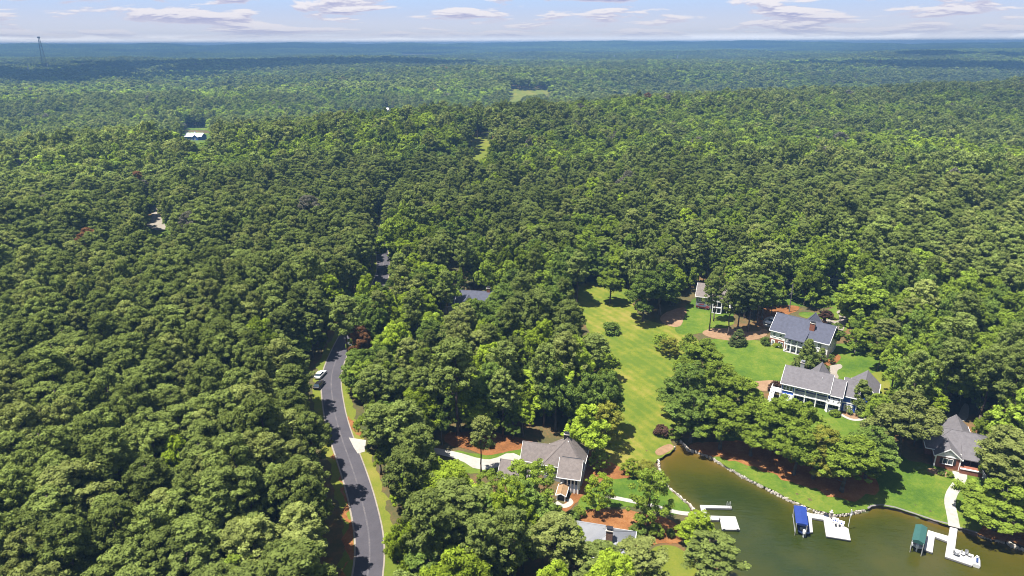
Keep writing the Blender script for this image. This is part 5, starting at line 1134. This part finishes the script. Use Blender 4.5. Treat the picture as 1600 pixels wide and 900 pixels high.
lm('pine', (1378, 560), 13, 4.6, PINE2*0.9, 'grey-green tree right of the white slate-roofed house, right end of a trio')
lm('airy', (768, 800), 9.5, 4.0, OAK, 'leafy tree below the bend of the white driveway')
lm('broad', (1248, 700), 13.0, 5.0, OAK*1.1, 'oak in front of the porch steps of the blue house')
rng = random.Random(11)
for i, (kind, px, hgt, rad, col, label, cat) in enumerate(LM):
    x, y, z = G(*px); plant(kind, x, y, z, hgt, rad, col*(0.86 if kind == 'broad' else 0.95), label, None, i, rng.uniform(0, 6.28), cat)
LMXY = np.array([G(*l[1])[:2] for l in LM]); LMR = np.array([l[3] for l in LM])
LMBIG = np.array([l[0] != 'shrub' for l in LM])

# places in the photograph where open ground, water, road or a house shows and no tree stands before it
CLEAR = [
 [(494, 575), (514, 568), (532, 600), (534, 625), (541, 655), (556, 686), (574, 688), (570, 710), (563, 722), (581, 765), (594, 800), (600, 836), (602, 870), (607, 905), (540, 910), (548, 860), (540, 800), (528, 740), (516, 700), (506, 650), (494, 605)],
 [(587, 386), (600, 386), (609, 412), (606, 442), (594, 438), (588, 410)],
 [(739, 218), (759, 215), (759, 232), (751, 254), (739, 244)], [(794, 141), (862, 141), (862, 146), (818, 149), (812, 160), (798, 159)],
 [(230, 345), (238, 323), (248, 325), (254, 345), (264, 360), (238, 364), (224, 354)], [(236, 215), (272, 212), (272, 219), (240, 221)], [(26, 246), (40, 248), (40, 258), (28, 258)],
 [(907, 444), (980, 448), (990, 495), (1026, 508), (1068, 514), (1030, 535), (1046, 564), (1036, 592), (1034, 630), (1042, 660), (1030, 672), (1054, 700), (1028, 716), (1006, 738), (960, 738), (958, 700), (972, 650), (976, 592), (964, 540), (940, 505), (914, 482)],
 [(1036, 505), (1050, 485), (1080, 462), (1092, 446), (1130, 443), (1144, 470), (1150, 515), (1150, 530), (1120, 533), (1080, 518), (1040, 515)],
 [(1112, 530), (1140, 515), (1170, 528), (1188, 505), (1195, 494), (1245, 484), (1300, 496), (1306, 484), (1322, 484), (1318, 510), (1288, 520), (1282, 545), (1312, 566), (1335, 566), (1358, 580), (1388, 578), (1388, 608), (1360, 625), (1330, 640), (1352, 655), (1350, 672), (1290, 662), (1250, 640), (1210, 625), (1165, 614), (1150, 590), (1130, 552)],
 [(1060, 690), (1110, 700), (1200, 735), (1290, 765), (1360, 765), (1385, 728), (1400, 712), (1460, 726), (1500, 742), (1522, 748), (1505, 790), (1535, 835), (1640, 860), (1700, 1000), (1150, 1000), (1115, 820), (1080, 800), (1040, 760), (1027, 712)],
 [(1456, 675), (1472, 660), (1512, 662), (1512, 690), (1524, 735), (1520, 750), (1490, 748), (1452, 732)], [(1496, 655), (1506, 628), (1516, 630), (1514, 656)],
 [(690, 682), (760, 680), (832, 694), (868, 681), (888, 681), (914, 712), (912, 745), (902, 794), (872, 794), (866, 758), (835, 742), (790, 752), (770, 742), (740, 742), (705, 716)],
 [(900, 745), (960, 738), (985, 716), (1020, 733), (1040, 760), (1092, 807), (1040, 803), (960, 790), (915, 800)], [(903, 813), (950, 815), (1000, 835), (962, 846), (930, 840)],
 [(960, 800), (1050, 812), (1080, 850), (1085, 905), (1005, 905), (1000, 870), (975, 830)], [(722, 452), (756, 452), (758, 466), (724, 466)], [(677, 481), (694, 481), (694, 489), (677, 489)], [(716, 388), (726, 388), (726, 395), (716, 395)], [(700, 412), (714, 412), (714, 424), (700, 424)],
 [(1287, 434), (1303, 434), (1303, 444), (1287, 444)], [(1312, 440), (1322, 440), (1322, 448), (1312, 448)], [(1494, 460), (1510, 460), (1510, 470), (1494, 470)], [(1228, 450), (1238, 450), (1240, 488), (1228, 488)],
 [(286, 200), (328, 200), (328, 220), (286, 220)], [(598, 169), (611, 169), (611, 174), (598, 174)]]
HOUSES = [o for o in COL.objects if o.get('category') == 'house']
HXY = []
for o in HOUSES:
    mw = o.matrix_basis
    for ch in o.children:
        if ch.name.split('.')[0].endswith('wall') and ch.type == 'MESH':
            bb = [mw@Vector(c_) for c_ in ch.bound_box]; HXY.append([(bb[0].x, bb[0].y), (bb[4].x, bb[4].y), (bb[7].x, bb[7].y), (bb[3].x, bb[3].y)])
def jitter_grid(spacing, y0, y1, rmin, rmax, pxlo, pxhi, seed):
    r = np.random.default_rng(seed); xs = np.arange(-rmax, rmax, spacing); ys = np.arange(y0, y1, spacing*0.866)
    tan = 0.95
    X, Y = np.meshgrid(xs, ys); X = X + (np.arange(len(ys)) % 2)[:, None]*spacing/2
    X = X.ravel(); Y = Y.ravel(); k = (np.abs(X) < Y*tan + 120); X = X[k]; Y = Y[k]
    X = X + r.uniform(-.36, .36, len(X))*spacing; Y = Y + r.uniform(-.36, .36, len(Y))*spacing
    R = np.hypot(X, Y); k = (R >= rmin) & (R < rmax); X = X[k]; Y = Y[k]
    px, py, dp = project(X, Y, np.full(len(X), 6.0)); k = (dp > 5) & (px > pxlo) & (px < pxhi); return X[k], Y[k], r
RX = np.array([p[0] for p in ROAD]); RY = np.array([p[1] for p in ROAD]); _o = np.argsort(RY)
def road_x(y): return np.interp(y, RY[_o], RX[_o])
def pine_prob(x, y):
    n = fbm(x/95.0, y/95.0, 61, 3); rx = road_x(y); p = np.clip(0.5 + 3.2*(n - 0.5), 0.06, 0.94)
    near = np.clip((430 - y)/80.0, 0, 1); left = (x < rx - 2)
    p = np.where(left, p*(1 - near) + 0.95*near, p)
    mid = (x > rx) & (x < 45) & (y < 300); p = np.where(mid, 0.28 + 0.5*(n - 0.5), p)
    return p
def foliage(x, y, pine, r):
    n = len(x); t = r.random(n); cl = fbm(x/60.0 + 50, y/60.0, 71, 3); big = fbm(x/420.0 + 5, y/420.0 + 2, 75, 2)
    c = np.empty((n, 3)); a = PINE*(0.66 + 0.6*t)[:, None]; b = PINE2*(0.72 + 0.5*t)[:, None]; w = (r.random(n) < 0.22)[:, None]; pc = np.where(w, b, a)
    lime = np.clip((cl - 0.50)*6 + r.normal(0.05, 0.32, n), 0, 1)[:, None]; bc = (OAK*(1 - lime) + LIME*0.8*lime)*(0.66 + 0.62*t)[:, None]; dk = (r.random(n) < 0.25)[:, None]; bc = np.where(dk, OAKD*(0.85 + 0.4*t)[:, None], bc)
    c = np.where(pine[:, None], pc, bc); u = r.random(n)[:, None]
    u = u + np.where(np.hypot(x, y) < 300, 0.02, 0)[:, None]; odd = np.where(u < 0.0010, RUST*0.7, np.where(u < 0.0075, GREY, c)); c = odd*(0.96 + 0.42*(big - 0.5)*2)[:, None]
    return c
def hidden(x, y, z, hgt, rad):
    bad = np.zeros(len(x), bool)
    z1 = z + hgt*0.66; rh = rad*0.85
    samples = [(0, z), (0, z + hgt*0.35), (0, z1), (0, z + hgt*0.97), (1, z1), (-1, z1), (0.7, z + hgt*0.85), (-0.7, z + hgt*0.85), (0.7, z + hgt*0.5), (-0.7, z + hgt*0.5)]
    for sx, zz in samples:
        px, py, dp = project(x + sx*rh, y, zz)
        for poly in CLEAR:
            P = np.array(poly); k = (px > P[:, 0].min()) & (px < P[:, 0].max()) & (py > P[:, 1].min()) & (py < P[:, 1].max())
            if k.any(): w = np.where(k)[0]; bad[w] |= inpoly(px[w], py[w], poly)
    return bad
def free(x, y, rad):
    k = lake_sd(x, y) > 1.5
    k &= segdist(x, y, ROAD[::2]) > np.where(y > 182, 4.3, np.where(x < road_x(y), 8.6, 5.2))
    cx_, cy2, _ = G(497, 592); k &= ~((np.abs(y - cy2) < 9) & (x < cx_ + 2) & (x > cx_ - 8))
    for hp in HXY: k &= ~(inpoly(x, y, hp) | (segdist(x, y, hp, True) < 1.2))
    return k
# near wood: the 300 largest of each kind are trees of their own, the rest one mass
X, Y, r = jitter_grid(5.9, 40, 430, 55, 430, -330, 1930, 1)
pine = r.random(len(X)) < pine_prob(X, Y); keep = np.where(pine, 1.0, r.random(len(X)) < 0.62).astype(bool); X = X[keep]; Y = Y[keep]; pine = pine[keep]
left = X < road_x(Y); hg = np.where(pine, r.uniform(18.0, 23.5, len(X)), r.uniform(13.5, 20.5, len(X))); rd = np.where(pine, r.uniform(3.4, 4.9, len(X)), r.uniform(3.9, 6.2, len(X)))
small = r.random(len(X)) < 0.10; hg = np.where(small, hg*0.72, hg); rd = rd*np.where(r.random(len(X)) < 0.2, r.uniform(0.7, 0.9, len(X)), 1.0)
hg = hg*(0.80 + 0.40*fbm(X/40.0, Y/40.0, 55, 2)); em = r.random(len(X)) < 0.07; hg = np.where(em, hg*1.16, hg); rd = np.where(em, rd*1.3, rd)
Xu, Yu, r2 = jitter_grid(6.3, 40, 430, 55, 430, -330, 1930, 8); X = np.concatenate([X, Xu]); Y = np.concatenate([Y, Yu]); pine = np.concatenate([pine, np.zeros(len(Xu), bool)])
hg = np.concatenate([hg, r2.uniform(6, 12, len(Xu))]); rd = np.concatenate([rd, r2.uniform(2.0, 3.4, len(Xu))]); under = np.arange(len(X)) >= len(X) - len(Xu)
Z = H(X, Y); ok = free(X, Y, rd) & ~hidden(X, Y, Z, hg, rd)
for (lx, ly), lr, b_ in zip(LMXY, LMR, LMBIG): ok &= np.hypot(X - lx, Y - ly) > (lr*0.75 + (1.8 if b_ else 0.5))
X, Y, Z, hg, rd, pine, under = X[ok], Y[ok], Z[ok], hg[ok], rd[ok], pine[ok], under[ok]
colr = foliage(X, Y, pine, r); rot = r.uniform(0, 6.28, len(X)); var = r.integers(0, 1000, len(X))
px, py, dp = project(X, Y, Z + hg*0.7); inv = (px > 0) & (px < 1600) & (py > -20) & (py < 915) & ~under
order = np.argsort(np.where(inv, dp - rd*6, 1e9)); own = np.zeros(len(X), bool)
for pk in (True, False):
    s = [i for i in order if pine[i] == pk and inv[i]][:255]; own[s] = True
def zone(x, y):
    if x < road_x(y): return 0
    if x < 42 and y < 300: return 1
    return 2
def tree_label(i):
    z_ = zone(X[i], Y[i]); lum = colr[i]@np.array([0.3, 0.6, 0.1]); odd = colr[i][0] > colr[i][1]*1.02
    tone = ('greyish or rusty' if odd else 'dark green' if lum < 0.10 else 'mid green' if lum < 0.135 else 'bright green' if lum < 0.175 else 'yellow-green')
    kind_ = 'pine' if pine[i] else 'broadleaf tree'; size = 'small-crowned' if rd[i] < (3.8 if pine[i] else 4.5) else 'wide-crowned' if rd[i] > (4.5 if pine[i] else 5.5) else ''
    dr = abs(X[i] - road_x(Y[i])); u, w_ = px[i], py[i]
    if z_ == 0: where = 'at the roadside edge of the left pine wood' if dr < 14 else 'in the bottom left corner of the pine wood' if w_ > 760 and u < 250 else 'low in the pine wood left of the road' if w_ > 680 else 'in the left middle of the pine wood' if u < 250 else 'in the pine wood left of the road bend'
    elif z_ == 1: where = 'standing along the right verge of the road' if dr < 16 else 'in the wood below the white driveway' if w_ > 700 else 'on the wood edge beside the grass strip' if u > 860 else 'in the middle of the wood between road and grass strip' if w_ > 560 else 'in the upper wood around the slate-roofed house'
    else: where = 'at the right edge beside the brick house' if u > 1440 and w_ > 560 else 'on the wooded slope right of the blue house' if u > 1330 and w_ > 480 else 'in the wood above the white houses' if u > 1060 else 'in the wood at the top of the grass strip'
    return ' '.join(w for w in (size, tone, kind_, where) if w), kind_ + 's ' + ('left of the road', 'between road and grass strip', 'around the lake houses')[z_]
for i in np.where(own)[0]:
    lb, gr = tree_label(i); plant('pine' if pine[i] else 'broad', X[i], Y[i], Z[i], hg[i], rd[i], colr[i], lb, gr, int(var[i]), float(rot[i]))
def mass(name, X, Y, Z, hg, rd, pine, colr, rot, var, lod, label):
    coll, cnt = SRC[lod]; idx = var % cnt + np.where(pine, 0, cnt); s = np.where(pine, rd/3.9, rd/5.0); sz = np.where(pine, hg/21.0, hg/17.0)
    gn_forest(name, X, Y, Z - 0.1, idx, rot, np.stack([s, s, sz], -1), colr, coll, label)
k = ~own; mass('near_forest', X[k], Y[k], Z[k], hg[k], rd[k], pine[k], colr[k], rot[k], var[k], 'near', 'dense mixed forest filling the ground around road, grass strip and houses')
print('near trees', len(X), 'own', own.sum())
def ring(name, spacing, r0, r1, lod, seed, label, check):
    X, Y, r = jitter_grid(spacing, 60, r1, r0, r1, -110, 1710, seed); pine = r.random(len(X)) < pine_prob(X, Y)
    hg = np.where(pine, r.uniform(16, 25, len(X)), r.uniform(11, 22, len(X))); rd = np.where(pine, r.uniform(3.2, 5.4, len(X)), r.uniform(3.8, 7.6, len(X)))*(spacing/6.6)**0.75; hg = hg*(0.74 + 0.55*fbm(X/60.0, Y/60.0, 56, 2)); Z = H(X, Y); ok = np.ones(len(X), bool)
    if check: ok = (segdist(X, Y, ROAD[::3]) > 4.5) & ~hidden(X, Y, Z, hg, rd)
    ok &= fbm(X/33.0, Y/33.0, 91, 2) > 0.17
    X, Y, Z, hg, rd, pine = X[ok], Y[ok], Z[ok], hg[ok], rd[ok], pine[ok]
    mass(name, X, Y, Z, hg, rd, pine, foliage(X, Y, pine, r), r.uniform(0, 6.28, len(X)), r.integers(0, 1000, len(X)), lod, label); print(name, len(X))
ring('middle_forest', 7.4, 430, 1250, 'middle', 2, 'rolling mixed forest of pines and bright broadleaf trees in the middle distance', True)
ring('far_forest', 12.5, 1250, 4200, 'far', 3, 'hazy blue-green forest stretching beyond the near ridge', True)
X, Y, r = jitter_grid(31, 200, 9400, 4200, 9400, -60, 1660, 4); Z = H(X, Y); field = fbm(X/700.0, Y/420.0, 97, 3); ok = field < 0.70; X, Y, Z = X[ok], Y[ok], Z[ok]; n = len(X); print('patches', n)
t = np.clip(2.2*(fbm(X/700.0, Y/420.0, 98, 3) - 0.5) + 0.5, 0, 1)[:, None]; cc = (DARKP*(1 - t) + LIME*0.75*t)*(0.75 + 0.5*r.random(n))[:, None]; s = r.uniform(0.95, 1.25, n)
gn_forest('horizon_forest', X, Y, Z, r.integers(0, 5, n), r.uniform(0, 6.28, n), np.stack([s, s, r.uniform(0.8, 1.2, n)], -1), cc, SRC['patch'][0], 'pale blue wooded hills fading towards the horizon')

# ------------------------------------------------------------------ cumulus over the far forest, whose shadows lie on it
def cloud(cx, cy_, lx, ly, seed):
    import bmesh
    r = np.random.default_rng(seed); bm = bmesh.new(); off = Vector((SUN_DIR.x, SUN_DIR.y, 0))*(CLOUD_Z/SUN_DIR.z)
    for i in range(70):
        a = r.uniform(0, 6.28); q = math.sqrt(r.random()); s = r.uniform(70, 190)*(1.15 - 0.5*q)
        p = Vector((math.cos(a)*q*lx, math.sin(a)*q*ly, 0.45*s + r.uniform(0, 120)*(1 - q)))
        bmesh.ops.create_icosphere(bm, subdivisions=2, radius=s, matrix=Matrix.Translation(p)@Matrix.Diagonal((1.3, 1.0, 0.6, 1)))
    for v in bm.verts: v.co += Vector(r.normal(0, 7, 3))
    me = bpy.data.meshes.new('cloud'); bm.to_mesh(me); bm.free(); me.materials.append(MATS['cloud_white']); me.shade_smooth()
    o = bpy.data.objects.new('cloud', me); COL.objects.link(o); o.location = (cx + off.x, cy_ + off.y, CLOUD_Z); tag(o, 'white cumulus cloud drifting over the shaded far forest', kind='structure')
CLOUD_Z = 1100.0
mat('cloud_white', (0.85, 0.85, 0.87), 1.0, spec=0.0)
cloud(-1700, 2150, 950, 750, 3); cloud(-800, 2700, 600, 350, 4); cloud(2350, 3300, 700, 420, 5); cloud(1300, 2300, 420, 200, 6)

# ------------------------------------------------------------------ haze
def haze():
    b = MB().box(-13500, 13500, -2500, 13500, -75, 121); m = bpy.data.materials.new('haze'); m.use_nodes = True; nt = m.node_tree; nt.nodes.clear()
    o = nt.nodes.new('ShaderNodeOutputMaterial'); v = nt.nodes.new('ShaderNodeVolumePrincipled'); v.inputs['Color'].default_value = HAZE_COL; v.inputs['Density'].default_value = HAZE_DENSITY; v.inputs['Anisotropy'].default_value = 0.0
    nt.links.new(v.outputs[0], o.inputs['Volume']); MATS['haze'] = m
    h_ = b.obj('haze', 'haze'); tag(h_, 'pale blue haze filling the air over the forest', 'haze', kind='stuff'); h_.display_type = 'WIRE'
HAZE_COL = (0.10, 0.205, 0.37, 1); HAZE_DENSITY = 2.6e-4
haze()
